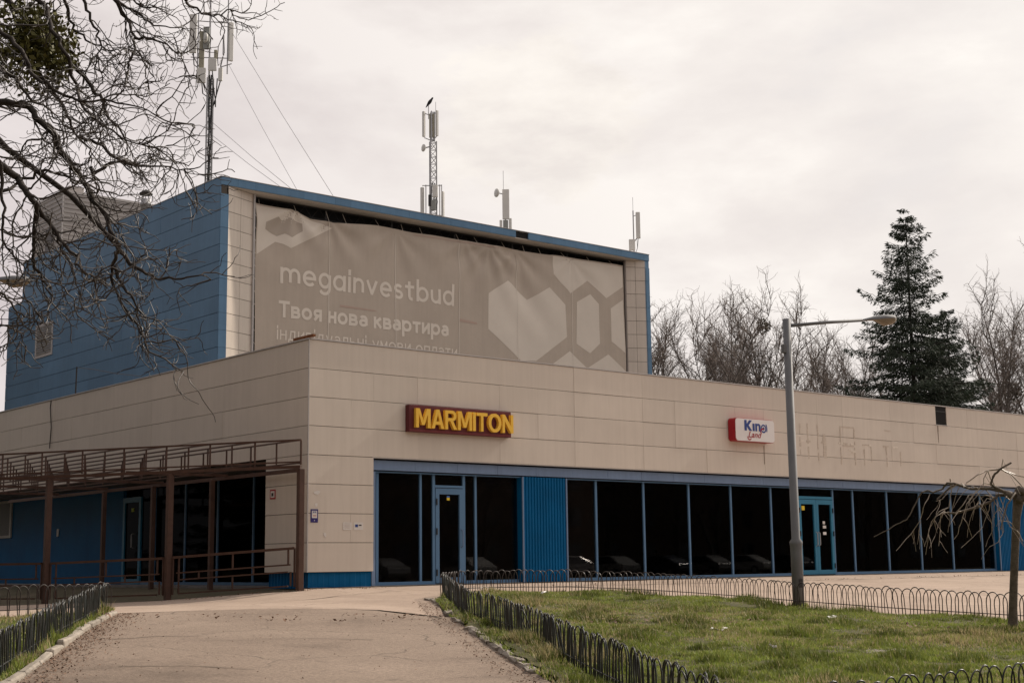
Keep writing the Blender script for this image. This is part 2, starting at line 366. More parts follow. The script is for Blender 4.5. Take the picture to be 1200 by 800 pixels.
KERB_L = [(-13.9, -17.6), (-12.2, -14.7), (-10.52, -11.83), (-9.89, -10.73), (-8.93, -9.06), (-7.68, -6.88), (-6.85, -5.55), (-6.23, -4.55)]
FENCE_L = [(-13.6, -16.9), (-12.1, -14.3), (-10.54, -11.57), (-9.78, -10.24), (-8.81, -8.53), (-7.77, -6.83), (-6.11, -4.05)]
FENCE_L2 = [(-6.11, -4.05), (-6.9, -4.38), (-7.7, -4.6), (-9.0, -4.72), (-11, -4.8)]
PATH_R = [(-0.2, -4.5), (-0.39, -4.91), (-2.12, -7.56), (-3.75, -10.21), (-5.25, -12.68), (-6.45, -14.67), (-7.8, -16.95), (-9.1, -19.1)]
FENCE_P = [(0.45, -3.95), (-2.43, -8.33), (-3.28, -10.2), (-4.41, -12.16), (-5.49, -13.9), (-6.31, -15.26), (-7.1, -16.65), (-7.81, -17.89), (-8.3, -18.7)]
FENCE_F = [(0.45, -3.95), (1.4, -3.3), (2.2, -3.2), (3.06, -3.36), (3.85, -3.7), (4.3, -4.4), (4.55, -5.3), (4.66, -6.2), (4.62, -7.3), (4.45, -8.7), (4.36, -9.8), (4.32, -10.9), (4.4, -11.8), (4.58, -13.0), (4.9, -15), (5.3, -17), (5.7, -18.8)]
FENCE_N = [(-8.3, -18.7), (-5.9, -18.75), (-2, -18.8), (5.7, -18.8)]
PEDGE = [(-6.12, -4.38), (-4.97, -4.48), (-3.9, -4.74), (-2.54, -5.26), (-2.62, -6.74), (-2.3, -7.5)]

sheet('plaza', [(-24, -4.6), (-11, -4.75), (-6.3, -4.25), (-4.97, -4.40), (-3.9, -4.66), (-2.9, -5.1), (-2.3, -5.9), (-2.3, -7.6), (-0.39, -4.91), (0.2, -4.1), (1.3, -3.4), (2.2, -3.3), (3.1, -3.5), (3.8, -3.8), (4.3, -4.6), (4.55, -5.5), (4.6, -6.6),
               (4.5, -7.6), (4.35, -9), (4.27, -10.4), (4.3, -11.6), (4.5, -13), (5.2, -17), (5.7, -19.3), (44, -19.3), (44, 0.1), (26.5, 0.25), (0.1, 0.25), (-0.45, -0.62), (-1.2, 0.2), (-2.2, 2.1), (-3.4, 4.4), (-7, 3.6), (-24, 3.0)], 0.004, PAVE, 1.1)
sheet('path', [(-30, -60), (-15.2, -19.5), (-12.2, -14.7), (-10.52, -11.83), (-9.89, -10.73), (-8.93, -9.06), (-7.68, -6.88), (-6.85, -5.55), (-6.2, -4.36), (-4.97, -4.48), (-3.9, -4.74), (-2.85, -5.2), (-2.45, -6.0), (-2.5, -7.2), (-2.3, -7.75),
               (-3.75, -10.21), (-5.25, -12.68), (-6.45, -14.67), (-7.8, -16.95), (-9.1, -19.2), (20, -19.5), (20, -60)], 0.008, ASPH, 1.1)
sheet('lawn', [(0.45, -4.0)] + FENCE_F[1:] + [(5.7, -19.2), (-9.0, -19.2)] + [(x + 0.03, y) for x, y in PATH_R[::-1][1:]], 0.03, SOIL, 0.35, lump=0.09, jag=0.07)
sheet('lawn_strip', [(-30, -6.0)] + [(-14, -4.95), (-9, -4.75), (-7.7, -4.68), (-6.25, -4.3)] + [(x - 0.06, y + 0.03) for x, y in KERB_L[::-1]] + [(-19, -26), (-30, -26)], 0.03, SOIL, 0.5, lump=0.06)

# thin joint across the plaza, following the facade
def ribbon(name, line, w, off, m, jag=0.02):
    pts = densify(line, 0.25, False); vs = []; fs = []
    for i, p in enumerate(pts):
        q = pts[min(i + 1, len(pts) - 1)]; o = pts[max(i - 1, 0)]; d = Vector((q[0] - o[0], q[1] - o[1])).normalized(); n = Vector((-d.y, d.x))
        ww = w * random.uniform(0.35, 1.5) / 2; s = random.uniform(-jag, jag)
        for k in (-1, 1):
            x, y = p[0] + n.x * (s + ww * k), p[1] + n.y * (s + ww * k); vs.append((x, y, h(x, y) + off))
        if i: fs.append((2 * i - 2, 2 * i, 2 * i + 1, 2 * i - 1))
    return tag(MB().add(vs, fs).build(name, m), kind='structure')
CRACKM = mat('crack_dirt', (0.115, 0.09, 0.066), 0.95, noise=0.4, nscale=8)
ribbon('pavement_joint', [(5.0, -1.6), (10, -1.85), (15.65, -1.95), (22.2, -2.1), (30, -2.2)], 0.07, 0.010, CRACKM, 0.05)
ribbon('pavement_joint', [(-2.7, -5.25), (-2.35, -5.9), (-2.35, -7.0), (-2.55, -7.9)], 0.03, 0.014, CRACKM, 0.03)
ribbon('pavement_joint', [(-6.1, -4.42), (-4.97, -4.48), (-3.9, -4.72), (-3.0, -5.0)], 0.03, 0.014, CRACKM, 0.02)
ribbon('pavement_joint', [(-2.6, -2.6), (-1.2, -2.5), (0.2, -2.0), (1.2, -1.6)], 0.03, 0.010, CRACKM, 0.05)
ribbon('pavement_crack', [(-9.2, -11.2), (-8.6, -11.5), (-8.2, -12.2)], 0.022, 0.014, CRACKM, 0.03)
ribbon('pavement_crack', [(-6.6, -9.2), (-5.9, -9.6), (-5.4, -10.2)], 0.022, 0.014, CRACKM, 0.03)
ribbon('pavement_crack', [(-8.0, -8.4), (-7.4, -8.3), (-6.9, -8.6)], 0.022, 0.014, CRACKM, 0.03)

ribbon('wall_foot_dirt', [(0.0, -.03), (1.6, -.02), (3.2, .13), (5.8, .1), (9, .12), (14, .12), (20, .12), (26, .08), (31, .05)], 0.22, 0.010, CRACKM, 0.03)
# ------------------------------------------------------------------ low shopping building
shop = thing('shop_building', 'long low shopping building clad in beige panels with blue framed dark shopfront windows', 'building')
XR, YB = 31.0, 44.0
B('wall', JOINT, shop, 0.031, XR, 0.031, 0.22, 2.72, 5.06)                         # fascia backing, front
B('wall', JOINT, shop, 0.031, 0.22, 0.222, YB, 2.72, 5.06)                         # fascia backing, left
B('wall', JOINT, shop, 0.031, 1.60, 0.031, 0.24, 0.30, 2.718)                      # corner pier front
B('wall', JOINT, shop, 0.031, 0.24, 0.242, 1.66, 0.30, 2.718)                      # corner pier side
B('wall', BEIGE, shop, XR - 0.25, XR, 0.222, YB, -0.1, 5.06)
B('wall', BEIGE, shop, 0.222, XR - 0.252, YB - 0.25, YB, -0.1, 5.06)
B('roof', ROOF, shop, 0.222, XR - 0.252, 0.222, YB - 0.252, 4.55, 4.75)
B('floor', INTER, shop, 0.25, XR - 0.26, 0.12, YB - 0.3, -0.12, 0.0)
B('interior_wall', INTER, shop, 1.7, XR - 0.3, 7.0, 7.2, 0.0, 4.5)
B('interior_wall', INTER, shop, 5.2, 5.4, 7.2, 11.0, 0.0, 4.5)
B('ceiling', INTER, shop, 1.62, XR - 0.3, 0.29, 7.0, 2.75, 2.85)
ribs = MB()
def ribbed(x0, x1, y, z0, z1, pitch=0.09, d=0.025, along='x'):
    """a sheet folded into trapezoid ribs along one wall line"""
    mb = MB(); prof = []; n = max(1, int(round((x1 - x0) / pitch))); p = (x1 - x0) / n
    for i in range(n):
        a = x0 + i * p; prof += [(a, 0), (a + p * .45, 0), (a + p * .55, d), (a + p * .9, d)]
    prof.append((x1, 0)); vs = []
    for q, e in prof:
        for z in (z0, z1): vs.append((q, y + e, z) if along == 'x' else (y + e, q, z))
    return mb.add(vs, [(2 * i, 2 * i + 2, 2 * i + 3, 2 * i + 1) for i in range(len(prof) - 1)])
ribbed(0.06, 1.62, 0.07, -0.03, 0.298, 0.26, 0.008).build('plinth', BLUE_RIB, shop)
ribbed(0.12, 1.62, 0.07, -0.03, 0.298, 0.13, along='y').build('plinth', BLUE_RIB, shop)

PANELS = {}
def panel(parent, m, face, a0, a1, z0, z1, pos=0.0, t=0.03, gap=0.009, name='panel'):
    """one cladding sheet; face 'f' looks to -Y at y=pos, 'l' looks to -X at x=pos; sheets of one size share a mesh"""
    w, hh = a1 - a0 - gap * .14, z1 - z0 - gap * 1.25
    key = (m.name, face, round(w, 3), round(hh, 3), t)
    if key not in PANELS:
        b = MB()
        if face == 'f': b.box(-w / 2, w / 2, 0, t, -hh / 2, hh / 2)
        else: b.box(0, t, -w / 2, w / 2, -hh / 2, hh / 2)
        PANELS[key] = b.build(name, m, bevel=0.0012, mesh_only=True)
    c, zc = (a0 + a1) / 2, (z0 + z1) / 2; j = random.uniform(-0.0025, 0.0025)
    o = link(name, PANELS[key], parent, (c, pos + j, zc) if face == 'f' else (pos + j, c, zc)); tl = (random.gauss(0, .0022), random.gauss(0, .0012))
    o.rotation_euler = (tl[0], 0, tl[1]) if face == 'f' else (0, tl[0], tl[1])
    return o
P = 1.17
for r in range(4):                                                   # front fascia rows, top row first
    z1 = 5.1 - 0.6 * r; z0 = z1 - 0.6
    edges = [0.0, 1.63]; x = 1.63
    step = [2 * P, P, P, 2 * P][r]
    if r == 0: edges = [0.0]; x = 1.63 - P
    if r in (1, 2): edges = [0.0, 1.05, 1.63]
    while x < XR: x += (step if random.random() < .75 else P); edges.append(min(x, XR))
    if r == 0: edges = sorted(set([e for e in edges if not 21.9 < e < 24.2] + [21.6, 22.75, 23.35, 24.5]))
    for a, b in zip(edges, edges[1:]):
        if r == 0 and abs(a - 22.75) < 1e-6: continue               # the missing sheet
        panel(shop, BEIGE, 'f', a, b, z0, z1)
for r in range(4):                                                   # corner pier, front and side
    z1 = 2.7 - 0.6 * r
    for a, b in (((0.0, 1.63),) if r < 2 else ((0.0, 1.05), (1.05, 1.63))): panel(shop, BEIGE, 'f', a, b, z1 - .6, z1)
    panel(shop, BEIGE, 'l', 0.034, 1.69, z1 - .6, z1)
for r in range(4):
    z1 = 5.1 - .6 * r; e = 0.034; k = 0
    while e < YB:
        w = 3.6 if random.random() < .7 else 2.4; panel(shop, BEIGE, 'l', e, min(YB, e + w), z1 - .6, z1); e += w
MB().box(-0.012, 0.012, -0.012, 0.012, 0.30, 5.1).build('corner_trim', TRIM, shop)
B('coping', TRIM, shop, -0.02, XR + .02, -0.02, 0.24, 5.102, 5.128)
B('coping', TRIM, shop, -0.02, 0.24, 0.242, YB, 5.102, 5.128)
B('hole_shade_sheet', DARK, shop, 22.76, 23.34, 0.018, 0.03, 4.505, 5.095)  # near-black sheet, painted as the shade inside the opening
# frame and rail left in the hole
B('hole_frame', TRIM, shop, 22.72, 23.40, -0.016, 0.02, 4.50, 4.522)
B('hole_bar', DARKM, shop, 22.77, 23.33, 0.006, 0.016, 4.93, 4.955)

# blue band under the fascia, one sheet per bay
x = 1.63
while x < XR:
    x2 = min(x + P, XR); panel(shop, BLUE_LT, 'f', x, x2, 2.42, 2.675, pos=0.10, t=0.05, gap=0.035, name='band_panel'); x = x2
B('soffit', BLUE_FR, shop, 1.62, XR, 0.152, 0.33, 2.40, 2.418)
B('fascia_edge', TRIM, shop, 1.62, XR, 0.003, 0.03, 2.684, 2.702)
# pillars of ribbed blue sheet
for a, b in ((5.88, 7.28), (26.1, 28.0), (29.4, 31.0)):
    pl = ribbed(a + .03, b - .03, 0.10, 0.0, 2.418, 0.088, 0.022)
    o = pl.build('pillar', BLUE_RIB, shop)
    B('cheek', BLUE_RIB, o, a, a + .012, 0.12, 0.40, 0, 2.418); B('cheek', BLUE_RIB, o, b - .012, b, 0.12, 0.40, 0, 2.418)
    B('corner_strip', BLUE_LT, o, a - .004, a + .035, 0.09, 0.12, 0, 2.416); B('corner_strip', BLUE_LT, o, b - .035, b + .004, 0.09, 0.12, 0, 2.416)
# shopfront: mullions, sills, panes, doors on the plane y = 0.28
GY = 0.28
def mull(x, w=0.06, z0=0.0, z1=2.40, m=None): return B('mullion', m or BLUE_FR, shop, x - w / 2, x + w / 2, GY - 0.03, GY + 0.05, z0, z1)
def pane(x0, x1, z0, z1): return MB().box(x0, x1, GY + 0.004, GY + 0.012, z0, z1).build('window_pane', GLASS, shop)
B('jamb', BLUE_LT, shop, 1.63, 1.72, 0.06, 0.33, 0.0, 2.40)
bay1 = [1.90, 3.06, 3.44, 4.27, 4.61, 5.87]
for x in bay1[:1]: mull(x, .07)
for x in (3.06, 4.61): mull(x, .055)
for x in (3.42, 4.27): mull(x, .07)
bay2 = [7.31, 8.38, 10.03, 11.69, 13.33, 14.98, 16.12, 17.72, 18.66, 20.32, 21.99, 23.69, 25.36, 26.08]
for x in bay2[1:-1]: mull(x, .06)
mull(7.31, .05); mull(26.08, .05)
for x0, x1 in ((1.72, 1.87), (1.935, 3.03), (3.09, 3.385), (4.305, 4.58), (4.64, 5.87)): pane(x0, x1, 0.07, 2.38)
for x0, x1 in zip(bay2, bay2[1:]):
    if abs(x0 - 16.12) > .01: pane(x0 + .03, x1 - .03, 0.07, 2.38)
for x0, x1 in ((1.72, 3.385), (4.305, 5.87), (7.28, 16.09), (17.75, 26.1)):
    B('sill', BLUE_FR, shop, x0, x1, GY - .035, GY + .055, 0.0, 0.068)
def door(x0, x1, ztop, m, hinge_left, leaf='door'):
    d = MB(); w = .10
    d.box(x0, x0 + w, GY - .04, GY + .04, .02, ztop); d.box(x1 - w, x1, GY - .04, GY + .04, .02, ztop)
    d.box(x0 + w, x1 - w, GY - .04, GY + .04, ztop - .13, ztop); d.box(x0 + w, x1 - w, GY - .04, GY + .04, .02, .14)
    o = d.build(leaf, m, shop)
    MB().box(x0 + w, x1 - w, GY, GY + .01, .14, ztop - .13).build('door_pane', GLASS, o)
    hx = (x1 - w / 2) if hinge_left else (x0 + w / 2)
    MB().tube([(hx, GY - .04, .80), (hx, GY - .10, .84), (hx, GY - .10, 1.16), (hx, GY - .04, 1.20)], .014, 6).build('handle', GALV if m is TEAL_FR else BLUE_LT, o)
    for z in (.25, 1.15, ztop - .3):
        xx = x0 + .02 if hinge_left else x1 - .02
        MB().tube([(xx, GY - .055, z - .07), (xx, GY - .055, z + .07)], .018, 6).build('hinge', DARKM, o)
    return o
dr = door(3.465, 4.235, 2.10, BLUE_FR, True); B('transom', BLUE_FR, shop, 3.455, 4.235, GY - .035, GY + .05, 2.115, 2.17); pane(3.455, 4.235, 2.175, 2.38)
MB().box(3.80, 3.88, GY - .008, GY - .002, 1.84, 1.90).build('sticker', YELL, dr); MB().box(3.80, 3.88, GY - .008, GY - .002, 1.90, 1.94).build('sticker', SKYB, dr)
dl = door(16.155, 16.915, 2.10, TEAL_FR, True); dr2 = door(16.925, 17.685, 2.10, TEAL_FR, False)
B('transom', TEAL_FR, shop, 16.15, 17.69, GY - .035, GY + .05, 2.115, 2.19); pane(16.15, 17.69, 2.195, 2.38)
MB().box(16.32, 16.45, GY - .008, GY - .002, 1.80, 1.92).build('sticker', YELL, dl)
for z, w, m in ((1.42, .10, PAPER), (1.30, .14, PAPER), (1.12, .14, WHITE)): MB().box(17.24, 17.24 + w, GY - .008, GY - .002, z, z + .08).build('sticker', m, dr2)
# things seen dimly inside: a low cabinet by the far pane
cab = thing('storage_box', 'pale green slatted box behind the dark shop window near the weeping tree', 'box', (24.15, 0.75, 0.0))
for k in range(4): MB().box(-.3, .3, -.2, .2, .06 + .13 * k, .16 + .13 * k).build('slat', mat('box_green', (.22, .27, .24), .6), cab, bevel=.006)
MB().box(-.28, .28, -.18, .18, 0, .57).build('body', DARKM, cab)

# left recess behind the pergola (plane x = 1.4)
GX = 1.4
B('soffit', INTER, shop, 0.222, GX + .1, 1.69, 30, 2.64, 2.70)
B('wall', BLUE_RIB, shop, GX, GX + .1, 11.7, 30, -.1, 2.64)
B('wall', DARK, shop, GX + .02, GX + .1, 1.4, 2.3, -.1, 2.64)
B('wall', BEIGE, shop, 0.242, GX + .1, 1.60, 1.66, 0.3, 2.70)
for y in (4.6, 6.33, 8.02, 9.7): B('mullion', BLUE_FR, shop, GX - .03, GX + .05, y - .03, y + .03, 0, 2.62)
for y0, y1 in ((2.3, 4.57), (4.63, 6.30), (6.36, 7.99), (8.05, 9.67), (9.73, 10.5)):
    MB().box(GX + .004, GX + .012, y0, y1, .07, 2.62).build('window_pane', SMOKED, shop)
    B('sill', BLUE_FR, shop, GX - .03, GX + .05, y0, y1, 0, .066)
sd_ = MB(); sd_.box(GX - .04, GX + .04, 10.52, 10.64, 0, 2.32); sd_.box(GX - .04, GX + .04, 11.5, 11.62, 0, 2.32); sd_.box(GX - .04, GX + .04, 10.64, 11.5, 2.18, 2.32); sd_.box(GX - .04, GX + .04, 10.64, 11.5, 0, .14)
sdo = sd_.build('door', TEAL_FR, shop)
MB().box(GX, GX + .01, 10.64, 11.5, .14, 2.18).build('door_pane', SMOKED, sdo)
MB().tube([(GX - .04, 10.9, .95), (GX - .11, 10.9, .98), (GX - .11, 10.9, 1.32), (GX - .04, 10.9, 1.35)], .018, 6).build('handle', GALV, sdo)
MB().box(GX - .012, GX - .004, 11.0, 11.16, 1.93, 2.03).build('sticker', LIMEY, sdo)
wn = MB(); wn.box(GX - .05, GX - .002, 19.72, 19.85, 1.42, 2.60); wn.box(GX - .05, GX - .002, 21.6, 21.73, 1.42, 2.60); wn.box(GX - .05, GX - .002, 19.85, 21.6, 1.42, 1.5); wn.box(GX - .05, GX - .002, 19.85, 21.6, 2.52, 2.60)
wno = wn.build('window', TRIM, shop); MB().box(GX - .02, GX - .006, 19.85, 21.6, 1.5, 2.52).build('window_pane', mat('grey_blind', (.16, .16, .16), .5), wno)

# ------------------------------------------------------------------ tall blue block
a, b, zt, wd = 7.551, 17.936, 13.85, 21.175
tower = thing('hall_tower', 'tall blue clad block rising behind the low beige building, carrying the giant banner', 'building')
xr = a + wd; YT = 35.86
B('wall', JOINT, tower, a + .031, a + .25, b + .031, YT - .03, 4.74, zt - .03)                     # left backing
B('wall', JOINT, tower, a + .031, a + .25, YT - .028, 37.4, 4.74, 12.1)
B('wall', DARK, tower, a + .252, xr - .252, b + 0.95, b + 1.15, 4.74, zt - .05)                    # dark back of the recess
B('wall', BLUE, tower, xr - .25, xr, b + .031, 37.4, 4.74, zt - .03)
B('wall', BLUE, tower, a + .252, xr - .252, 37.2, 37.4, 4.74, 12.1)
B('wall', BLUE, tower, a + .252, xr - .252, YT - .25, YT - .03, 12.1, zt - .03)
B('roof', ROOF, tower, a + .252, xr - .252, b + 1.152, YT - .252, zt - .35, zt - .2)
B('roof', ROOF, tower, a + .252, xr - .252, YT - .028, 37.2, 11.8, 11.95)
for k in range(16):
    z1 = zt - .6 * k; z0 = max(z1 - .6, 4.74)
    if z1 < 5.0: break
    e = b + .034; end = YT if z1 > 12.2 else 37.43
    e0 = True
    while e < end - .01:
        w = random.choice((2.4, 3.0, 3.6)) * (random.uniform(.4, 1) if e0 else 1); e0 = False
        panel(tower, BLUE, 'l', e, min(end, e + w), z0, z1, pos=a, gap=.014); e += w
    if k and z1 > 5.2:
        panel(tower, BLUE, 'f', a + .002, a + .31, z0, z1, pos=b, gap=.006)
        panel(tower, BLUE, 'f', xr - .22, xr, z0, z1, pos=b, gap=.006)
x = a; k = 0
while x < xr - .01:                                                   # coping sheets, one is missing
    x2 = min(x + .672, xr)
    if k != 20: panel(tower, BLUE_LT if False else BLUE, 'f', x, x2, zt - .29, zt, pos=b - .004, t=.05, gap=.012, name='coping_panel')
    x = x2; k += 1
B('coping_backing', DARK, tower, a + .04, xr - .04, b + .06, b + .2, zt - .27, zt - .03)
B('coping', TRIM, tower, a - .015, xr + .015, b - .02, b + .25, zt + .002, zt + .022)
B('coping', TRIM, tower, a - .015, a + .25, b + .252, YT, zt + .002, zt + .022)
B('soffit', SOFFIT, tower, a + .31, xr - .22, b + .052, b + .95, zt - .30, zt - .274)
# splayed reveals in tiles
def splay(p0, p1, n, m):
    p0 = Vector(p0); p1 = Vector(p1); d = (p1 - p0); L = d.length; d = d.normalized(); nr = Vector((d.y, -d.x))
    if nr.y > 0: nr = -nr
    bk = MB(); c = (p0 + p1) / 2 - nr * .05
    bk.obox((c.x, c.y, 9.1), Vector((d.x, d.y, 0)) * (L / 2), Vector((nr.x, nr.y, 0)) * .015, (0, 0, 4.36)); bk.build('wall', JOINT, tower)
    me = {}
    for k in range(15):
        z1 = min(zt - .6 * k, zt - .302); z0 = zt - .6 * (k + 1)
        if z0 < 4.8: break
        hh = round(z1 - z0, 3)
        if hh < .1: continue
        for i in range(n):
            if hh not in me:
                q = MB(); q.obox((0, 0, 0), Vector((d.x, d.y, 0)) * (L / n / 2 - .006), Vector((nr.x, nr.y, 0)) * .012, (0, 0, hh / 2 - .008)); me[hh] = q.build('tile', m, mesh_only=True, bevel=.003)
            c = p0 + d * (L * (i + .5) / n) - nr * (.015 + random.uniform(0, .003))
            link('tile', me[hh], tower, (c.x, c.y, (z0 + z1) / 2))
splay((a + .315, b + .02), (9.11, b + .48), 2, BEIGE_TILE)
splay((27.68, b + .48), (xr - .225, b + .02), 2, BEIGE_TILE)
B('flashing', TRIM, tower, 9.09, 9.15, b + .40, b + .50, 4.8, zt - .31); B('flashing', mat('dark_trim', (.2, .17, .15), .6), tower, 27.60, 27.68, b + .42, b + .50, 4.8, zt - .31)
# black steel truss the banner is laced to
tr = MB()
for z in (13.50, 13.12): tr.beam((9.16, b + .70, z), (27.6, b + .70, z), .045)
x = 9.2
while x < 27.5: tr.beam((x, b + .70, 13.12), (x + .31, b + .70, 13.5), .016); tr.beam((x + .31, b + .70, 13.5), (x + .62, b + .70, 13.12), .016); x += .62
tr.build('truss', mat('truss_steel', (.022, .021, .02), .7), tower)
for x in (9.2, 12.3, 15.3, 18.37, 21.39, 24.46, 27.5): MB().beam((x, b + .72, 6), (x, b + .72, 13.52), .05).build('post', DARKM, tower)
for z in (9.5, 11.3): MB().beam((9.1, b + .74, z), (27.6, b + .74, z), .06).build('rail', GALV, tower)

# vent grille in the blue side wall
gr = MB(); gr.box(a - .03, a, 32.25, 34.1, 9.32, 9.42); gr.box(a - .03, a, 32.25, 34.1, 10.66, 10.76); gr.box(a - .03, a, 32.25, 32.37, 9.42, 10.66); gr.box(a - .03, a, 33.98, 34.1, 9.42, 10.66)
gro = gr.build('vent_grille', TRIM, tower)
for k in range(12): MB().obox((a - .02, 33.175, 9.47 + k * .103), (.02, 0, -.03), (0, .8, 0), (.004, 0, .006)).build('louvre', CORR, gro)
# roof room of ribbed sheet
hut = thing('roof_room', 'grey corrugated metal plant room on the roof of the blue block', 'plant room')
def hribbed(p0, p1, z0, z1, m, nm, parent, pitch=.2, d=.04):
    p0 = Vector(p0); p1 = Vector(p1); dd = (p1 - p0).normalized(); nr = Vector((dd.y, -dd.x)); vs = []; n = int((z1 - z0) / pitch); pr = []
    for i in range(n):
        z = z0 + (z1 - z0) * i / n; p = (z1 - z0) / n; pr += [(0, z), (0, z + p * .5), (d, z + p * .6), (d, z + p * .92)]
    pr.append((0, z1))
    for e, z in pr:
        for q in (p0, p1): vs.append((q.x + nr.x * e, q.y + nr.y * e, z))
    return MB().add(vs, [(2 * i, 2 * i + 1, 2 * i + 3, 2 * i + 2) for i in range(len(pr) - 1)]).build(nm, m, parent)
hribbed((8.45, 33.9), (14.5, 33.9), 13.6, 16.80, CORR, 'wall', hut); hribbed((8.45, 37.2), (8.45, 33.9), 11.9, 16.80, CORR, 'wall', hut)
hribbed((14.5, 33.9), (14.5, 37.2), 13.6, 16.80, CORR, 'wall', hut); hribbed((14.5, 37.2), (8.45, 37.2), 11.9, 16.80, CORR, 'wall', hut)
B('roof', TRIM, hut, 8.38, 14.57, 33.83, 37.27, 16.802, 16.90)
B('corner_post', TRIM, hut, 8.41, 8.47, 33.86, 33.92, 13.6, 16.8)
B('side_door', mat('hut_dark', (.13, .12, .12), .6), hut, 8.38, 8.42, 34.9, 35.6, 12.6, 15.4)
B('roof_box', CORR, hut, 8.9, 9.6, 34.4, 35.0, 16.902, 17.3, bevel=.02)
ch = thing('roof_vent_pipe', 'round metal vent pipe with a cap on the blue roof edge', 'vent pipe', (9.0, 26.87, 13.5))
MB().lathe([(.19, 0), (.19, 1.35), (.23, 1.35), (.23, 1.45), (.19, 1.45), (.19, 1.6)], 14).build('pipe', GALV, ch, True)
MB().lathe([(.02, 2.02), (.26, 1.86), (.27, 1.80), (.02, 1.82)], 14).build('cap', DARKM, ch, True)
for q in range(3): MB().beam((.15 * math.cos(q * 2.1), .15 * math.sin(q * 2.1), 1.55), (.2 * math.cos(q * 2.1), .2 * math.sin(q * 2.1), 1.84), .02).build('strut', DARKM, ch)
# pale rear wing at the far left
wing = thing('rear_wing', 'pale ribbed wall of another building at the far left edge behind the blue block', 'building')
ribbed(-8, 7.52, 38.6, -.2, 12.05, .5, .06).build('wall', BEIGE, wing)
B('body', BEIGE, wing, -8, 7.52, 38.68, 52, -.2, 12.04); B('coping', TRIM, wing, -8.05, 7.57, 38.5, 52, 12.06, 12.14)

# ------------------------------------------------------------------ banner
YBN = b + .45
def disp(x, z):
    x = np.asarray(x, float); z = np.asarray(z, float); u = x - 9.2; v = 13.25 - z
    d = .03 * np.sin(u * 2.05 + .5) * np.exp(-v / 5) + .025 * np.sin(u * 1.1 + v * .8) + .018 * np.sin(u * 3.7 - v * 1.9 + 1) * np.exp(-v / 3)
    for (cx, cz, amp, fr) in ((10.8, 13.3, .07, 7.0), (12.3, 13.1, .05, 8.0), (15.3, 13.2, .035, 9.0), (18.6, 13.2, .035, 8.0), (21.4, 13.2, .045, 9), (19.9, 13.2, .05, 10), (24.4, 13.2, .02, 9)):
        rr = np.hypot(x - cx, z - cz); th = np.arctan2(x - cx, cz - z); d = d + amp * np.sin(th * fr) * np.exp(-((rr - 1.1) / 1.1) ** 2)
    d = d + .03 * np.sin((u - v) * 3.1) * np.exp(-((u - 12.8) / 1.3) ** 2) * np.exp(-((v - 2.2) / 1.5) ** 2)
    return d
TOPX = [9.2, 10.1, 10.78, 11.51, 12.5, 14.36, 17.2, 21.15, 23.2, 23.4, 25, 27.6]; TOPZ = [13.27, 13.24, 13.22, 13.02, 13.0, 13.17, 13.18, 13.18, 13.20, 13.22, 13.25, 13.30]
nxb, nzb = 240, 72; vs = []; fs = []
for j in range(nzb + 1):
    for i in range(nxb + 1):
        x = 9.22 + (27.56 - 9.22) * i / nxb; ztop = float(np.interp(x, TOPX, TOPZ)); z = ztop + (7.3 - ztop) * j / nzb
        vs.append((x, YBN + float(disp(x, z)), z))
for j in range(nzb):
    for i in range(nxb): fs.append((j * (nxb + 1) + i, j * (nxb + 1) + i + 1, (j + 1) * (nxb + 1) + i + 1, (j + 1) * (nxb + 1) + i))
banner = MB().add(vs, fs).build('banner', CANVAS, None, smooth=True)
tag(banner, 'giant faded taupe advertising banner with pale lettering hung on the blue block', 'banner')
def drape(me, off, mx=.10):
    bm = bmesh.new(); bm.from_mesh(me); bmesh.ops.triangulate(bm, faces=bm.faces)
    for _ in range(7):
        ed = [e for e in bm.edges if e.calc_length() > mx]
        if not ed: break
        bmesh.ops.subdivide_edges(bm, edges=ed, cuts=1); bmesh.ops.triangulate(bm, faces=[f for f in bm.faces if len(f.verts) > 3])
    for v in bm.verts: v.co.y = YBN + float(disp(v.co.x, v.co.z)) - off
    bmesh.ops.recalc_face_normals(bm, faces=bm.faces); bm.to_mesh(me); bm.free(); me.polygons.foreach_set('use_smooth', [True] * len(me.polygons)); return me
def poly_print(name, pts, m, off):
    me = bpy.data.meshes.new(name); me.from_pydata([(x, 0, z) for x, z in pts], [], [tuple(range(len(pts)))]); drape(me, off); me.materials.append(m); return link(name, me, banner)
poly_print('printed_shape', [(9.24, 13.2), (10.1, 13.18), (10.78, 13.16), (11.5, 12.97), (12.44, 12.79), (10.62, 11.77), (10.31, 11.89), (10.04, 11.95), (9.27, 11.39)], CANVAS_L, .006)
poly_print('printed_logo', [(9.62, 12.61), (10.12, 12.88), (10.31, 12.78), (10.61, 12.93), (11.12, 12.76), (11.13, 12.48), (10.64, 12.17), (10.39, 12.29), (10.11, 12.17), (9.62, 12.36)], CANVAS_M, .010)
poly_print('printed_shape', [(19.88, 11.18), (20.92, 11.83), (21.98, 11.15), (23.17, 11.81), (24.04, 11.15), (24.11, 9.79), (22.37, 8.63), (21.53, 8.57), (19.86, 9.73)], CANVAS_L, .006)
poly_print('printed_shape', [(23.38, 13.17), (27.5, 13.22), (27.5, 12.33), (26.47, 11.71), (25.39, 12.36), (24.34, 11.68), (23.37, 12.39)], CANVAS_L, .006)
poly_print('printed_shape', [(24.74, 11.36), (25.54, 11.79), (26.03, 11.41), (26.04, 9.69), (25.46, 9.22), (24.69, 9.57)], CANVAS_L, .006)
poly_print('printed_shape', [(26.72, 11.29), (27.5, 11.76), (27.53, 9.4), (26.71, 9.84)], CANVAS_L, .006)
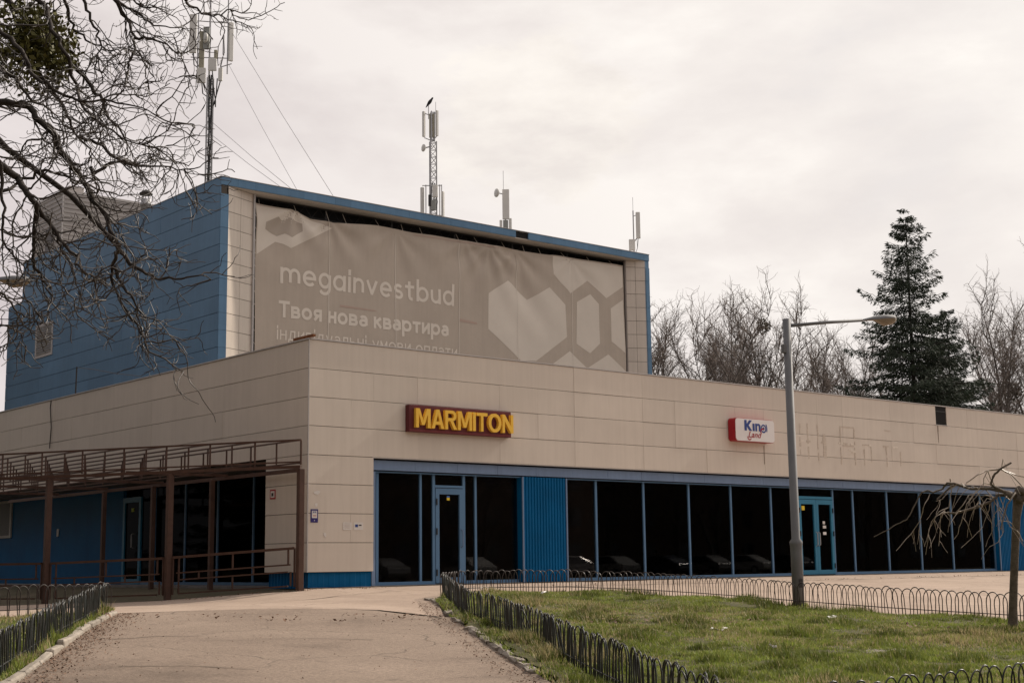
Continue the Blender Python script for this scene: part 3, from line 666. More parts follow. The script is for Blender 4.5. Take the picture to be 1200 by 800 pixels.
poly_print('printed_shape', [(23.0, 8.4), (24.28, 9.21), (25.28, 8.56), (26.5, 9.26), (27.5, 8.62), (27.5, 7.6), (23.0, 7.6)], CANVAS_L, .006)
for x in (12.28, 15.3, 18.37, 21.39, 24.46):
    poly_print('seam', [(x - .018, 7.4), (x + .018, 7.4), (x + .018, 13.0), (x - .018, 13.0)], CANVAS_S, .012)
poly_print('stain', [(18.4, 10.0), (19.3, 9.94), (19.3, 9.86), (18.4, 9.88)], CANVAS_R, .008); poly_print('stain', [(12.8, 9.95), (14.4, 9.9), (14.4, 9.86), (12.8, 9.87)], CANVAS_R, .008)
poly_print('hem', [(16.2, 13.1), (20.4, 13.13), (20.4, 13.09), (16.2, 13.06)], CANVAS_R, .008)
def A_(cx, cy, rx, ry, a0, a1):
    n = max(4, int(abs(a1 - a0) / 18)); return [(cx + rx * math.cos(R(a0 + (a1 - a0) * k / n)), cy + ry * math.sin(R(a0 + (a1 - a0) * k / n))) for k in range(n + 1)]
RD = A_(.475, .5, .475, .5, 0, 360); ST = [(0, 0), (0, 1)]
GL = {'m': (1.5, [ST, A_(.375, .62, .375, .38, 180, 0) + [(.75, 0)], A_(1.125, .62, .375, .38, 180, 0) + [(1.5, 0)]]),
      'e': (.95, [[(.03, .5), (.95, .5)], A_(.475, .5, .475, .5, 0, 318)]), 'g': (.95, [RD, [(.95, 1)] + A_(.475, -.05, .475, .36, 0, -150)]),
      'a': (.95, [RD, [(.95, 0), (.95, 1)]]), 'i': (.02, [ST, [(0, 1.26), (0, 1.44)]]), 'n': (.8, [ST, A_(.4, .6, .4, .4, 180, 0) + [(.8, 0)]]),
      'v': (.84, [[(0, 1), (.42, 0)], [(.42, 0), (.84, 1)]]), 's': (.7, [A_(.35, .755, .32, .245, 25, 270) + A_(.35, .255, .34, .255, 90, -155)]),
      't': (.62, [[(.28, 1.35)] + A_(.53, .25, .25, .25, 180, 285), [(0, 1), (.62, 1)]]), 'b': (.95, [RD, [(0, 0), (0, 1.46)]]),
      'u': (.8, [[(0, 1)] + A_(.4, .4, .4, .4, 180, 360), [(.8, 0), (.8, 1)]]), 'd': (.95, [RD, [(.95, 0), (.95, 1.46)]]),
      'Т': (.95, [[(0, 1.36), (.95, 1.36)], [(.475, 1.36), (.475, 0)]]),
      'в': (.78, [ST, [(0, 1)] + A_(.46, .76, .24, .24, 90, -90) + [(0, .52)], [(0, .52)] + A_(.50, .26, .28, .26, 90, -90) + [(0, 0)]]), 'о': (.95, [RD]),
      'я': (.75, [[(.75, 0), (.75, 1)], [(.75, 1)] + A_(.3, .72, .28, .28, 90, 270) + [(.75, .44)], [(.42, .44), (.05, 0)]]),
      'н': (.75, [ST, [(.75, 0), (.75, 1)], [(0, .52), (.75, .52)]]), 'а': (.76, [A_(.39, .66, .37, .34, 150, 0) + [(.76, 0)], A_(.38, .29, .37, .29, 0, 360)]),
      'к': (.72, [ST, [(.70, 1), (.06, .48)], [(.22, .58), (.72, 0)]]), 'р': (.95, [[(0, -.42), (0, 1)], RD]), 'т': (.75, [[(0, 1), (.75, 1)], [(.375, 1), (.375, 0)]]),
      'и': (.75, [[(0, 1), (0, 0)], [(0, .04), (.75, .96)], [(.75, 1), (.75, 0)]]), 'і': (.02, [ST, [(0, 1.24), (0, 1.42)]]),
      'д': (.95, [[(0, -.25), (0, 0)], [(0, 0), (.95, 0)], [(.95, 0), (.95, -.25)], [(.15, 0), (.28, 1)], [(.28, 1), (.8, 1)], [(.8, 1), (.8, 0)]]),
      'у': (.84, [[(0, 1), (.44, 0)], [(.84, 1), (.34, -.42)], [(.36, -.42), (.1, -.42)]]), 'л': (.78, [[(0, 0), (.16, .2), (.22, 1)], [(.2, 1), (.78, 1)], [(.78, 1), (.78, 0)]]),
      'ь': (.72, [[(0, 1), (0, 0)], [(0, 0)] + A_(.43, .27, .27, .27, -90, 90) + [(0, .54)]]),
      'м': (.9, [ST, [(0, 1), (.45, .2)], [(.45, .2), (.9, 1)], [(.9, 1), (.9, 0)]]), 'п': (.75, [ST, [(0, 1), (.75, 1)], [(.75, 1), (.75, 0)]])}
def banner_text(body, x0, x1, zb, xh, wt, gap=.42):
    tot = sum((GL[c][0] + gap) if c != ' ' else .62 for c in body) - gap; kx = (x1 - x0 - wt * xh) / tot; x = x0 + wt * xh / 2
    for c in body:
        if c == ' ': x += .62 * kx; continue
        w, strokes = GL[c]; vs = []; fs = []
        for si, st_ in enumerate(strokes):
            P_ = [(x + u * kx, zb + (wt / 2 + v * (1 - wt) if 0 <= v <= 1 else v - wt / 2 if v > 1 else v + wt / 2) * xh) for u, v in st_]
            closed = math.hypot(P_[0][0] - P_[-1][0], P_[0][1] - P_[-1][1]) < 1e-6
            if len(P_) == 2:                                         # straight bars get square ends
                (ax, az), (bx, bz) = P_; L = math.hypot(bx - ax, bz - az) or 1; e = wt * xh / 2 * (.98 if abs(bx - ax) < 1e-6 or abs(bz - az) < 1e-6 else .5)
                ax, az, bx, bz = ax - (bx - ax) / L * e, az - (bz - az) / L * e, bx + (bx - ax) / L * e, bz + (bz - az) / L * e
                n = max(1, int(L / .12)); P_ = [(ax + (bx - ax) * k / n, az + (bz - az) * k / n) for k in range(n + 1)]
            else:
                P_ = densify(P_, .12, False)
            k = len(P_); base = len(vs)
            for q in range(k):
                a_, b_ = P_[max(q - 1, 0)], P_[min(q + 1, k - 1)]
                if closed and q in (0, k - 1): a_, b_ = P_[-2], P_[1]
                tx, tz = b_[0] - a_[0], b_[1] - a_[1]; L = math.hypot(tx, tz) or 1; nx_, nz_ = -tz / L * wt * xh / 2, tx / L * wt * xh / 2
                for sg_ in (1, -1):
                    px, pz = P_[q][0] + nx_ * sg_, P_[q][1] + nz_ * sg_; vs.append((px, YBN + float(disp(px, pz)) - .009 - .0008 * si, pz))
            fs += [(base + 2 * q, base + 2 * q + 1, base + 2 * q + 3, base + 2 * q + 2) for q in range(k - 1)]
        MB().add(vs, fs).build('printed_letter', CANVAS_T, banner); x += (w + gap) * kx
banner_text('megainvestbud', 10.22, 18.09, 10.45, .60, .20, .46)
banner_text('Твоя нова квартира', 10.16, 17.83, 9.21, .45, .26, .46)
banner_text('індивідуальні умови оплати', 10.10, 18.27, 8.40, .36, .16, .42)
# lacing cords at the top and left edge
lc = MB()
for i in range(15):
    x = 9.6 + i * 1.22 + random.uniform(-.3, .3); z = float(np.interp(x, TOPX, TOPZ)); lc.beam((x, YBN + float(disp(x, z)) + .01, z - .05), (x + random.uniform(-.05, .05), b + .68, 13.46), .012)
for i in range(12): lc.beam((9.24, YBN + .03, 7.7 + i * .46), (9.12, b + .5, 7.9 + i * .46), .012)
lc.build('lacing', CANVAS_S, banner)['kind'] = 'stuff'

# ------------------------------------------------------------------ signs
sg = thing('marmiton_sign'.replace('marmiton_', 'shop_'), 'maroon shop sign with gold raised capital letters above the single blue door', 'sign')
MB().box(2.46, 5.36, -.14, -.002, 3.285, 3.875).build('board', MAROON, sg, bevel=.006)
MB().box(2.47, 5.35, -.142, -.1405, 3.295, 3.34).build('painted_lit_edge', mat('maroon_lit', (.17, .03, .035), .5), sg)  # light on the lower edge put into a paler maroon copy
def arc(cx, cz, rx, rz, a0, a1, n=7): return [(cx + rx * math.cos(R(a0 + (a1 - a0) * k / n)), cz + rz * math.sin(R(a0 + (a1 - a0) * k / n))) for k in range(n + 1)]
LETTERS = {
    'M': [[(0, 0), (0, 1), (.25, 1), (.5, .36), (.75, 1), (1, 1), (1, 0), (.81, 0), (.81, .72), (.59, .14), (.41, .14), (.19, .72), (.19, 0)]],
    'A': [[(0, 0), (.38, 1), (.5, 1), (.5, .78), (.37, .38), (.5, .38), (.5, .21), (.31, .21), (.23, 0)], [(1, 0), (.77, 0), (.69, .21), (.5, .21), (.5, .38), (.63, .38), (.5, .78), (.5, 1), (.62, 1)]],
    'R': [[(0, 0), (0, 1), (.23, 1), (.23, 0)], [(.23, 1)] + arc(.60, .72, .36, .28, 90, -90) + [(.23, .44), (.23, .60)] + arc(.58, .72, .15, .12, -90, 90) + [(.23, .84)], [(.42, .438), (.68, .438), (1, 0), (.74, 0)]],
    'I': [[(0, 0), (0, 1), (1, 1), (1, 0)]],
    'T': [[(0, 1), (1, 1), (1, .83), (.61, .83), (.61, 0), (.39, 0), (.39, .83), (0, .83)]],
    'O': [arc(.5, .5, .5, .51, 90, 270, 14) + arc(.5, .5, .29, .34, 270, 90, 14), arc(.5, .5, .5, .51, 90, -90, 14) + arc(.5, .5, .29, .34, -90, 90, 14)],
    'N': [[(0, 0), (0, 1), (.23, 1), (.78, .36), (.78, 1), (1, 1), (1, 0), (.77, 0), (.22, .64), (.22, 0)]],
    'K': [[(0, 0), (0, 1), (.3, 1), (.3, .62), (.64, 1), (1, 1), (.55, .52), (1, 0), (.64, 0), (.3, .40), (.3, 0)]],
    'n': [[(0, 0), (0, 1), (.33, 1), (.33, .9), (.45, 1), (.76, 1), (1, .78), (1, 0), (.68, 0), (.68, .66), (.58, .75), (.42, .75), (.33, .62), (.33, 0)]]}
def letter(ch_, x0, x1, z0, z1, y0, y1, m, parent, nm='letter'):
    mb = MB()
    for pg in LETTERS[ch_]:
        k = len(pg); pts = [(x0 + u * (x1 - x0), z0 + v * (z1 - z0)) for u, v in pg]
        mb.add([(x, y0, z) for x, z in pts] + [(x, y1, z) for x, z in pts], [tuple(range(k)), tuple(range(2 * k - 1, k - 1, -1))] + [(i, (i + 1) % k, k + (i + 1) % k, k + i) for i in range(k)])
    return mb.build(nm, m, parent)
LW = [('M', .50), ('A', .44), ('R', .42), ('M', .50), ('I', .13), ('T', .40), ('O', .48), ('N', .42)]
tot = sum(w for _, w in LW); x = 2.575; sc = (5.375 - 2.575) / tot
for ch_, w in LW:
    letter(ch_, x + .016, x + w * sc - .016, 3.375, 3.795, -.225, -.145, GOLD, sg); x += w * sc

def rbox(x0, x1, z0, z1, y0, y1, r, n=6):
    pts = []
    for cx, cz, a0 in ((x1 - r, z1 - r, 0), (x0 + r, z1 - r, 90), (x0 + r, z0 + r, 180), (x1 - r, z0 + r, 270)):
        for k in range(n + 1): t = R(a0 + 90 * k / n); pts.append((cx + r * math.cos(t), cz + r * math.sin(t)))
    k = len(pts); vs = [(x, y0, z) for x, z in pts] + [(x, y1, z) for x, z in pts]
    return MB().add(vs, [tuple(range(k)), tuple(range(2 * k - 1, k - 1, -1))] + [(i, (i + 1) % k, k + (i + 1) % k, k + i) for i in range(k)])
kg = thing('light_box_sign', 'white rounded light box sign with blue and red lettering and red sides', 'sign')
rbox(13.0, 14.6, 3.555, 4.175, -.27, -.03, .10).build('side_band', RED, kg)
rbox(13.012, 14.588, 3.567, 4.163, -.285, -.268, .09).build('face', WHITE, kg)
def flat_text(body, x0, x1, z0, z1, y, m, parent, bold=.02, shear=0.0, nm='printed_text'):
    me = text_mesh(nm, body, 1.0, bold=bold, depth=.0, shear=shear); fit_text(me, x0, x1, 0, 1, y); av = verts(me); zz = av[:, 2]
    av[:, 2] = z0 + (zz - zz.min()) / (zz.max() - zz.min()) * (z1 - z0); av[:, 1] = y; setverts(me, av); me.materials.append(m); return link(nm, me, parent)
letter('K', 13.36, 13.665, 3.845, 4.125, -.292, -.286, NAVY, kg, 'printed_letter'); letter('I', 13.69, 13.77, 3.845, 4.045, -.292, -.286, NAVY, kg, 'printed_letter'); letter('n', 13.80, 14.01, 3.845, 4.05, -.292, -.286, NAVY, kg, 'printed_letter')
def ring(cx, cz, r0, r1, y, m, parent, n=24, nm='printed_shape', a0=0, a1=360):
    vs = []
    for k in range(n + 1):
        t = R(a0 + (a1 - a0) * k / n)
        for r in (r0, r1): vs.append((cx + r * math.cos(t), y, cz + r * math.sin(t)))
    return MB().add(vs, [(2 * k, 2 * k + 1, 2 * k + 3, 2 * k + 2) for k in range(n)]).build(nm, m, parent)
ring(14.135, 3.925, .075, .115, -.290, NAVY, kg); ring(14.135, 3.925, 0.0001, .05, -.290, NAVY, kg, 5)
ring(14.06, 3.92, .20, .235, -.290, NAVY, kg, 8, a0=-20, a1=35); ring(14.10, 3.83, .07, .11, -.2905, RED, kg, 10, a0=60, a1=190)
flat_text('Land', 13.50, 14.06, 3.665, 3.83, -.291, RED, kg, .012, .35); ring(13.55, 3.68, .06, .09, -.291, RED, kg, 8, a0=170, a1=330)

# marks where old letters were taken off the fascia
gm = thing('old_letter_marks', 'faint outlines of removed sign lettering on the beige fascia right of the lamp post', 'stain')
GLN = [0]
def gl(x0, x1, z0, z1, m=None):
    GLN[0] += 1; e = .0001 * (GLN[0] % 40); MB().box(x0, x1, -.0085 - e, -.0065, z0, z1).build('mark', m or GHOST, gm)
random.seed(11)
for x0, x1, zt_, zb_ in ((16.0, 16.06, 4.2, 3.3), (16.35, 16.42, 4.22, 3.2), (16.8, 16.86, 4.2, 3.15), (17.05, 17.2, 3.95, 3.25), (17.85, 18.55, 4.22, 4.17), (17.85, 17.9, 4.17, 3.1), (18.5, 18.56, 4.17, 3.1), (17.95, 18.5, 3.68, 3.63), (18.95, 19.0, 3.6, 3.1), (19.3, 19.34, 3.7, 3.2), (20.0, 20.35, 4.21, 4.17), (20.05, 20.1, 3.7, 3.1), (20.75, 20.8, 3.6, 3.15)):
    z = zt_
    while z > zb_ + .02:
        z2 = max(zb_, z - random.uniform(.08, .25)); gl(x0 + random.uniform(0, .02), x1 + random.uniform(-.02, .02), z2 + .02, z); z = z2 - random.choice((0, 0, .06))
for k in range(16): x0 = random.uniform(15.9, 20.8); gl(x0, x0 + random.uniform(.05, .22), 3.7 + random.uniform(-.02, .02), 3.73 + random.uniform(0, .02), random.choice((GHOST, GHOST, GHOST_L)))
for k in range(5): x0 = random.uniform(18.2, 18.5); gl(x0, x0 + .12, 3.42 + .03 * k, 3.435 + .03 * k, GHOST_L)
st = thing('rain_stain', 'dark streak running down the fascia below the hole at the right', 'stain')
for z0, z1, w in ((4.3, 4.49, .05), (4.05, 4.3, .035), (3.95, 4.05, .02)): MB().box(22.83 - w / 2, 22.83 + w / 2, -.0085, -.0065, z0, z1).build('mark', mat('rain_dirt', (.23, .18, .14), .8), st)
MB().box(14.45, 14.475, -.0085, -.0065, 3.0, 3.5).build('mark', mat('rain_dirt', (.23, .18, .14), .8), st)

po = thing('violet_poster', 'small violet and white poster on the beige corner pier', 'poster')
MB().box(.07, .245, -.010, -.004, 1.31, 1.58).build('sheet', PURPLE, po); MB().box(.095, .22, -.013, -.0105, 1.40, 1.55).build('printed_area', PAPER, po)
flat_text('%%', .11, .205, 1.50, 1.54, -.0135, NAVY, po, .03); MB().box(.12, .2, -.0135, -.0132, 1.44, 1.455).build('printed_line', RED, po); MB().box(.15, .165, -.013, -.0105, 1.34, 1.36).build('printed_area', WHITE, po)
for nm, lb, x0, x1, mk in (('paper_notice', 'blank white paper notice left of its pair on the beige corner pier', .86, 1.07, False), ('paper_notice', 'white paper notice with a dark printed block nearest the blue jamb', 1.13, 1.36, True)):
    t = thing(nm, lb, 'notice', group='paper notices on the corner pier')
    MB().box(x0, x1, -.009, -.004, 1.16, 1.32).build('sheet', PAPER, t)
    if mk: MB().box(x0 + .03, x0 + .10, -.0115, -.0095, 1.22, 1.28).build('printed_block', NAVY, t); MB().box(x0 + .12, x0 + .19, -.0115, -.0095, 1.25, 1.275).build('printed_block', DARKM, t)
    else:
        for k in range(4): MB().box(x0 + .03, x0 + .18, -.0115, -.0095, 1.20 + .03 * k, 1.207 + .03 * k).build('printed_line', CANVAS, t)
def scrap(label, cx, cz, w, hh, seed):
    r = random.Random(seed); n = 9; vs = []
    for k in range(n): t = 2 * math.pi * k / n; q = r.uniform(.55, 1.05); vs.append((cx + w * q * math.cos(t), -.007, cz + hh * q * math.sin(t)))
    vs += [(x, -.004, z) for x, _, z in vs]
    o = MB().add(vs, [tuple(range(n)), tuple(range(2 * n - 1, n - 1, -1))] + [(i, (i + 1) % n, n + (i + 1) % n, n + i) for i in range(n)]).build('torn_paper', PAPER, None)
    tag(o, label, 'paper scrap', 'torn scraps of paper on the corner pier')
scrap('wide torn paper scrap, topmost on the beige corner pier', .22, 1.92, .11, .045, 1); scrap('small torn scrap just above the violet poster', .2, 1.67, .035, .06, 2); scrap('small torn scrap lower right of the violet poster', .42, 1.06, .045, .06, 3)
ns = thing('warning_sign', 'small square red and white prohibition sign on the side pier behind the pergola', 'sign')
MB().box(-.012, -.004, 1.27, 1.49, 1.84, 2.04).build('plate', RED, ns)
MB().box(-.015, -.0125, 1.30, 1.46, 1.87, 2.01).build('printed_area', PAPER, ns); MB().box(-.018, -.0155, 1.34, 1.42, 1.90, 1.97).build('printed_symbol', DARKM, ns)
tag(MB().beam((.02, .62, 5.165), (.02, -.16, 5.165), .07, .05).build('rusty_bar', RUST), 'rusty brown bar lying on the parapet at the corner', 'bar')
for (y, z, w, hh) in ((16.0, 1.38, .12, .22), (12.8, 1.52, .10, .10)):
    tag(B('wall_plate', PAPER, None, GX - .03, GX - .002, y, y + w, z, z + hh), 'small pale plate on the blue wall under the pergola, %s' % ('with a dark spot' if y > 15 else 'nearest the side door'), 'plate')
tag(MB().tube([(-.012, 13.5, 5.11), (-.03, 13.5, 4.9), (-.03, 13.38, 4.34), (-.03, 13.44, 3.75)], .014, 5).build('cable', DARKM), 'thin dark cable hanging down the left fascia', 'cable')
ae = thing('wire_pole', 'thin aerial pole with a sagging wire on the low roof before the blue wall', 'aerial', (.6, 13.3, 4.75))
MB().tube([(0, 0, 0), (0, -.05, 1.32)], .022, 5).build('pole', DARKM, ae)
MB().tube([(0, -.05, 1.3), (0, -1.2, 1.12), (0, -2.6, .85), (0, -4.2, .6)], .008, 4).build('wire', DARKM, ae)

# ------------------------------------------------------------------ roof masts
RGT = Vector((0.765, -0.644, 0)); FWD = Vector((0.644, 0.765, 0))
def lattice(parent, h0, h1, w, m=GALV):
    L = MB(); pts = [Vector((w * .58 * math.cos(R(90 + 120 * k)), w * .58 * math.sin(R(90 + 120 * k)), 0)) for k in range(3)]
    for p in pts: MB().tube([p + Vector((0, 0, h0)), p + Vector((0, 0, h1))], .030, 5).build('mast_leg', m, parent)
    z = h0; i = 0
    while z < h1 - .05:
        for k in range(3):
            p, q = pts[k], pts[(k + 1) % 3]
            if i % 2: p, q = q, p
            L.beam(p + Vector((0, 0, z)), q + Vector((0, 0, z + w)), .022); L.beam(p + Vector((0, 0, z)), q + Vector((0, 0, z)), .018)
        z += w; i += 1
    L.build('lattice_bracing', m, parent)
def ant(parent, dx, z0, z1, w=.2, dy=0.0, m=ANT, turn=0.0, nm='antenna_panel'):
    c = RGT * dx + FWD * dy; ax = (RGT * math.cos(turn) + FWD * math.sin(turn)) * w / 2; ay = (FWD * math.cos(turn) - RGT * math.sin(turn)) * .055
    return MB().obox((c.x, c.y, (z0 + z1) / 2), ax, ay, (0, 0, (z1 - z0) / 2)).build(nm, m, parent, bevel=.015)
def rod(parent, p, q, r=.02, nm='pole', m=GALV):
    P_ = [RGT * a_[0] + FWD * a_[1] + Vector((0, 0, a_[2])) for a_ in (p, q)]; return MB().tube(P_, r, 5).build(nm, m, parent)
def dish(parent, dx, z, r, dy=0, face=None):
    c = RGT * dx + FWD * dy + Vector((0, 0, z)); n = (face or (-RGT * .85 - FWD * .5)).normalized(); q = n.to_track_quat('Z', 'Y').to_matrix().to_4x4()
    mb = MB().lathe([(r * .25, -.22 * r), (r * .75, -.12 * r), (r, .1 * r), (r * .98, .32 * r), (r * .5, .42 * r), (.01, .45 * r)], 14); mb.v = [tuple(q @ Vector(v) + c) for v in mb.v]
    return mb.build('dish', ANT, parent, True)
zr = 13.5
m1 = thing('antenna_mast', 'tallest guyed lattice mast with phone antennas, leftmost on the blue roof', 'antenna mast', (9.55, 22.74, zr), 'antenna masts on the roof')
sc1 = 28.6
def zz1(v): return 15.03 + (213 - v) / sc1 - zr
lattice(m1, 0, zz1(95), .26)
rod(m1, (-.02, 0, zz1(130)), (-.02, 0, zz1(-40)), .035); rod(m1, (.68, 0, zz1(90)), (.68, 0, zz1(-25)), .026); rod(m1, (-.48, 0, zz1(82)), (-.48, 0, zz1(18)), .024)
rod(m1, (-.75, 0, zz1(70)), (.85, 0, zz1(72)), .022, 'arm'); rod(m1, (-.75, .1, zz1(26)), (.85, .1, zz1(30)), .022, 'arm'); rod(m1, (-.7, 0, zz1(66)), (-.3, 0, zz1(88)), .022, 'arm'); rod(m1, (.85, 0, zz1(78)), (.4, 0, zz1(82)), .022, 'arm')
ant(m1, -.68, zz1(65), zz1(20), .27); ant(m1, .80, zz1(75), zz1(30), .18, turn=.7); ant(m1, -.33, zz1(83), zz1(40), .20, m=ANT_OL, turn=.3); ant(m1, -.13, zz1(62), zz1(36), .24, dy=-.1, m=mat('antenna_grey', (.30, .31, .29), .5))
ant(m1, -.30, zz1(101), zz1(84), .34, dy=-.12, nm='radio_box'); ant(m1, .12, zz1(87), zz1(73), .32, dy=-.1, nm='radio_box'); ant(m1, .42, zz1(98), zz1(83), .16, nm='radio_box'); ant(m1, .52, zz1(68), zz1(45), .06, nm='radio_box', m=GALV); ant(m1, .22, zz1(72), zz1(62), .12, nm='radio_box', m=ANT_OL)
dish(m1, -.12, zz1(50), .2, -.2)
for (x0, z0_, x1, z1_) in ((-.3, 100, -.08, 116), (-.25, 98, 0, 118), (.42, 98, .2, 125), (.3, 95, .15, 128), (.15, 105, .25, 128), (.1, 86, .2, 112), (-.65, 65, -.4, 84), (.5, 70, .45, 83)):
    p0 = RGT * x0 + Vector((0, 0, zz1(z0_))); p1 = RGT * x1 + Vector((0, 0, zz1(z1_))); md = (p0 + p1) / 2 + RGT * random.uniform(-.1, .1) + Vector((0, 0, -.15)); MB().tube([p0, md, p1], .026, 4).build('cable', DARKM, m1)
cbun = MB()
for k in range(5): cbun.tube([RGT * (.02 + .03 * k) + FWD * -.12 + Vector((0, 0, z)) + RGT * random.uniform(-.02, .02) for z in np.linspace(.2, zz1(92), 12)], .02, 4)
cbun.build('cable_bundle', DARKM, m1)
for p, q in (((.05, 0, zz1(143)), (10.9, 18.3, 13.8)), ((.05, 0, zz1(158)), (10.5, 18.3, 13.8)), ((.75, 0, zz1(80)), (10.95, 18.3, 13.8)), ((.8, 0, zz1(40)), (12.55, 18.3, 13.8)), ((-.05, 0, zz1(145)), (8.3, 25.6, 13.8)), ((-.05, 0, zz1(147)), (8.6, 27.5, 13.8)), ((-.5, 0, zz1(28)), (8.0, 30.5, 13.8))):
    p0 = RGT * p[0] + Vector((0, 0, p[2])); p1 = Vector(q) - m1.location; mid = (p0 + p1) / 2 - Vector((0, 0, .05)); MB().tube([p0, mid, p1], .009, 4).build('guy_wire', GALV, m1)

m2 = thing('antenna_mast', 'lattice mast with two tiers of antennas and a dish, with a crow on top', 'antenna mast', (18.62, 20.44, zr), 'antenna masts on the roof')
def zz2(v): return 14.6 + (253 - v) / 27.3 - zr
lattice(m2, 0, zz2(166), .30)
lattice(m2, zz2(166), zz2(132), .16)
for dx, v0, v1, w, mm, tn in ((-.35, 161, 131, .11, ANT, .9), (-.02, 162, 134, .21, ANT_OL, 0), (.20, 160, 130, .10, ANT, -.8), (-.42, 250, 220, .14, ANT, .6), (.43, 255, 225, .11, ANT, -.6)): ant(m2, dx, zz2(v0), zz2(v1), w, m=mm, turn=tn)
ant(m2, .12, zz2(233), zz2(219), .22, dy=-.2, nm='radio_box'); ant(m2, .05, zz2(248), zz2(236), .2, dy=-.18, nm='radio_box', m=mat('antenna_grey', (.3, .31, .29), .5)); ant(m2, -.1, zz2(243), zz2(230), .12, dy=-.18, nm='radio_box', m=DARKM)
rod(m2, (-.42, 0, zz2(218)), (.38, 0, zz2(218)), .022, 'arm'); rod(m2, (-.42, 0, zz2(251)), (.4, 0, zz2(253)), .022, 'arm')
for x_ in (-.27, .30, .38): rod(m2, (x_, 0, zz2(255)), (x_, 0, zz2(217)), .02)
for x_, zA, zB in ((-.33, 162, 166), (-.33, 133, 137), (.2, 160, 166), (.22, 131, 136)): rod(m2, (x_, 0, zz2(zA)), (0, 0, zz2(zB)), .02, 'arm')
rod(m2, (-.15, 0, zz2(140)), (-.15, 0, zz2(122)), .016); rod(m2, (.15, 0, zz2(140)), (.15, 0, zz2(120)), .01, 'whip')
dish(m2, -.34, zz2(174), .16); rod(m2, (-.3, 0, zz2(174)), (0, 0, zz2(172)), .03, 'arm')
for k in range(6): x0 = random.uniform(-.15, .2); MB().tube([RGT * x0 + FWD * -.15 + Vector((0, 0, zz2(250 - random.uniform(0, 10)))), RGT * (x0 + random.uniform(-.15, .15)) + FWD * -.2 + Vector((0, 0, zz2(238))), RGT * x0 * .4 + Vector((0, 0, zz2(215)))], .016, 4).build('cable', DARKM, m2)
crow = MB(); cp = Vector((18.62, 20.44, zr)) + RGT * -.15 + Vector((0, 0, zz2(122)))
ax_ = (RGT * .55 + Vector((0, 0, .8))).normalized()
crow.tube([cp + ax_ * s_ for s_ in (-.20, -.10, -.02, .08, .17, .23, .27, .31, .35)], [.012, .035, .055, .075, .065, .042, .045, .030, .006], 8)
crow.tube([cp + RGT * .02 + Vector((0, 0, .02)), cp + Vector((0, 0, -.07))], .01, 5)
tag(crow.build('crow', BLACKF, None, True), 'black crow perched on the rod at the top of the second mast', 'bird')

m3 = thing('antenna_mast', 'short mast with one wide white antenna, a small dish and a whip', 'antenna mast', (22.55, 20.44, zr), 'antenna masts on the roof')
def zz3(v): return 14.55 + (270 - v) / 26.5 - zr
rod(m3, (0, .1, 0), (0, .1, zz3(225)), .04); ant(m3, .02, zz3(257), zz3(222), .30); rod(m3, (-.08, 0, zz3(225)), (-.08, 0, zz3(200)), .010, 'whip'); dish(m3, -.34, zz3(226), .19); rod(m3, (-.34, 0, zz3(226)), (0, 0, zz3(228)), .025, 'arm')
ant(m3, -.2, zz3(270), zz3(258), .12, nm='radio_box'); ant(m3, .2, zz3(269), zz3(256), .13, nm='radio_box'); ant(m3, 0, zz3(268), zz3(258), .22, nm='radio_box', m=mat('antenna_grey', (.3, .31, .29), .5))
m4 = thing('antenna_mast', 'small pole antenna at the right corner of the blue roof', 'antenna mast', (28.3, 18.35, zr), 'antenna masts on the roof')
def zz4(v): return 13.92 + (297 - v) / 27.5 - zr
rod(m4, (-.06, 0, 0), (-.06, 0, zz4(243)), .028); rod(m4, (-.06, 0, zz4(245)), (-.06, 0, zz4(226)), .009, 'whip'); ant(m4, .15, zz4(278), zz4(245), .19); rod(m4, (.15, 0, zz4(275)), (-.06, 0, zz4(283)), .022, 'arm'); rod(m4, (.15, 0, zz4(248)), (-.06, 0, zz4(250)), .018, 'arm'); ant(m4, -.14, zz4(293), zz4(279), .27, nm='radio_box')
for s_ in (.0, .06): MB().tube([RGT * (.15 - s_) + Vector((0, 0, zz4(278))), RGT * .1 + Vector((0, 0, zz4(290))), RGT * -.02 + Vector((0, 0, zz4(298)))], .014, 4).build('cable', DARKM, m4)

# ------------------------------------------------------------------ pergola and railings
perg = thing('pergola', 'brown steel pergola of open trusses along the left wall', 'pergola')
pd = Vector((-.478, .878, 0)); p0 = Vector((-.47, -.48, 0)); ZB, ZT = 2.40, 2.94
for k in range(4):
    q = p0 + pd * (3.1 * k); MB().beam((q.x, q.y, h(q.x, q.y) - .05), (q.x, q.y, ZB - .04), .12).build('post', BROWN, perg, bevel=.006)
for y in (3.6, 6.5, 9.25, 12.85): MB().beam((-.25, y, h(-.25, y) - .05), (-.25, y, ZB - .04), .10).build('post', BROWN, perg, bevel=.006)
end = p0 + pd * 13; ft = MB()
MB().beam(p0 + Vector((0, 0, ZB)), end + Vector((0, 0, ZB)), .06).build('front_beam', BROWN, perg); MB().beam(p0 + Vector((0, 0, ZT)), end + Vector((0, 0, ZT)), .035).build('top_rail', BROWN, perg)
MB().beam(p0 + Vector((0, 0, ZB + .1)), end + Vector((0, 0, ZB + .1)), .03).build('middle_rail', BROWN, perg)
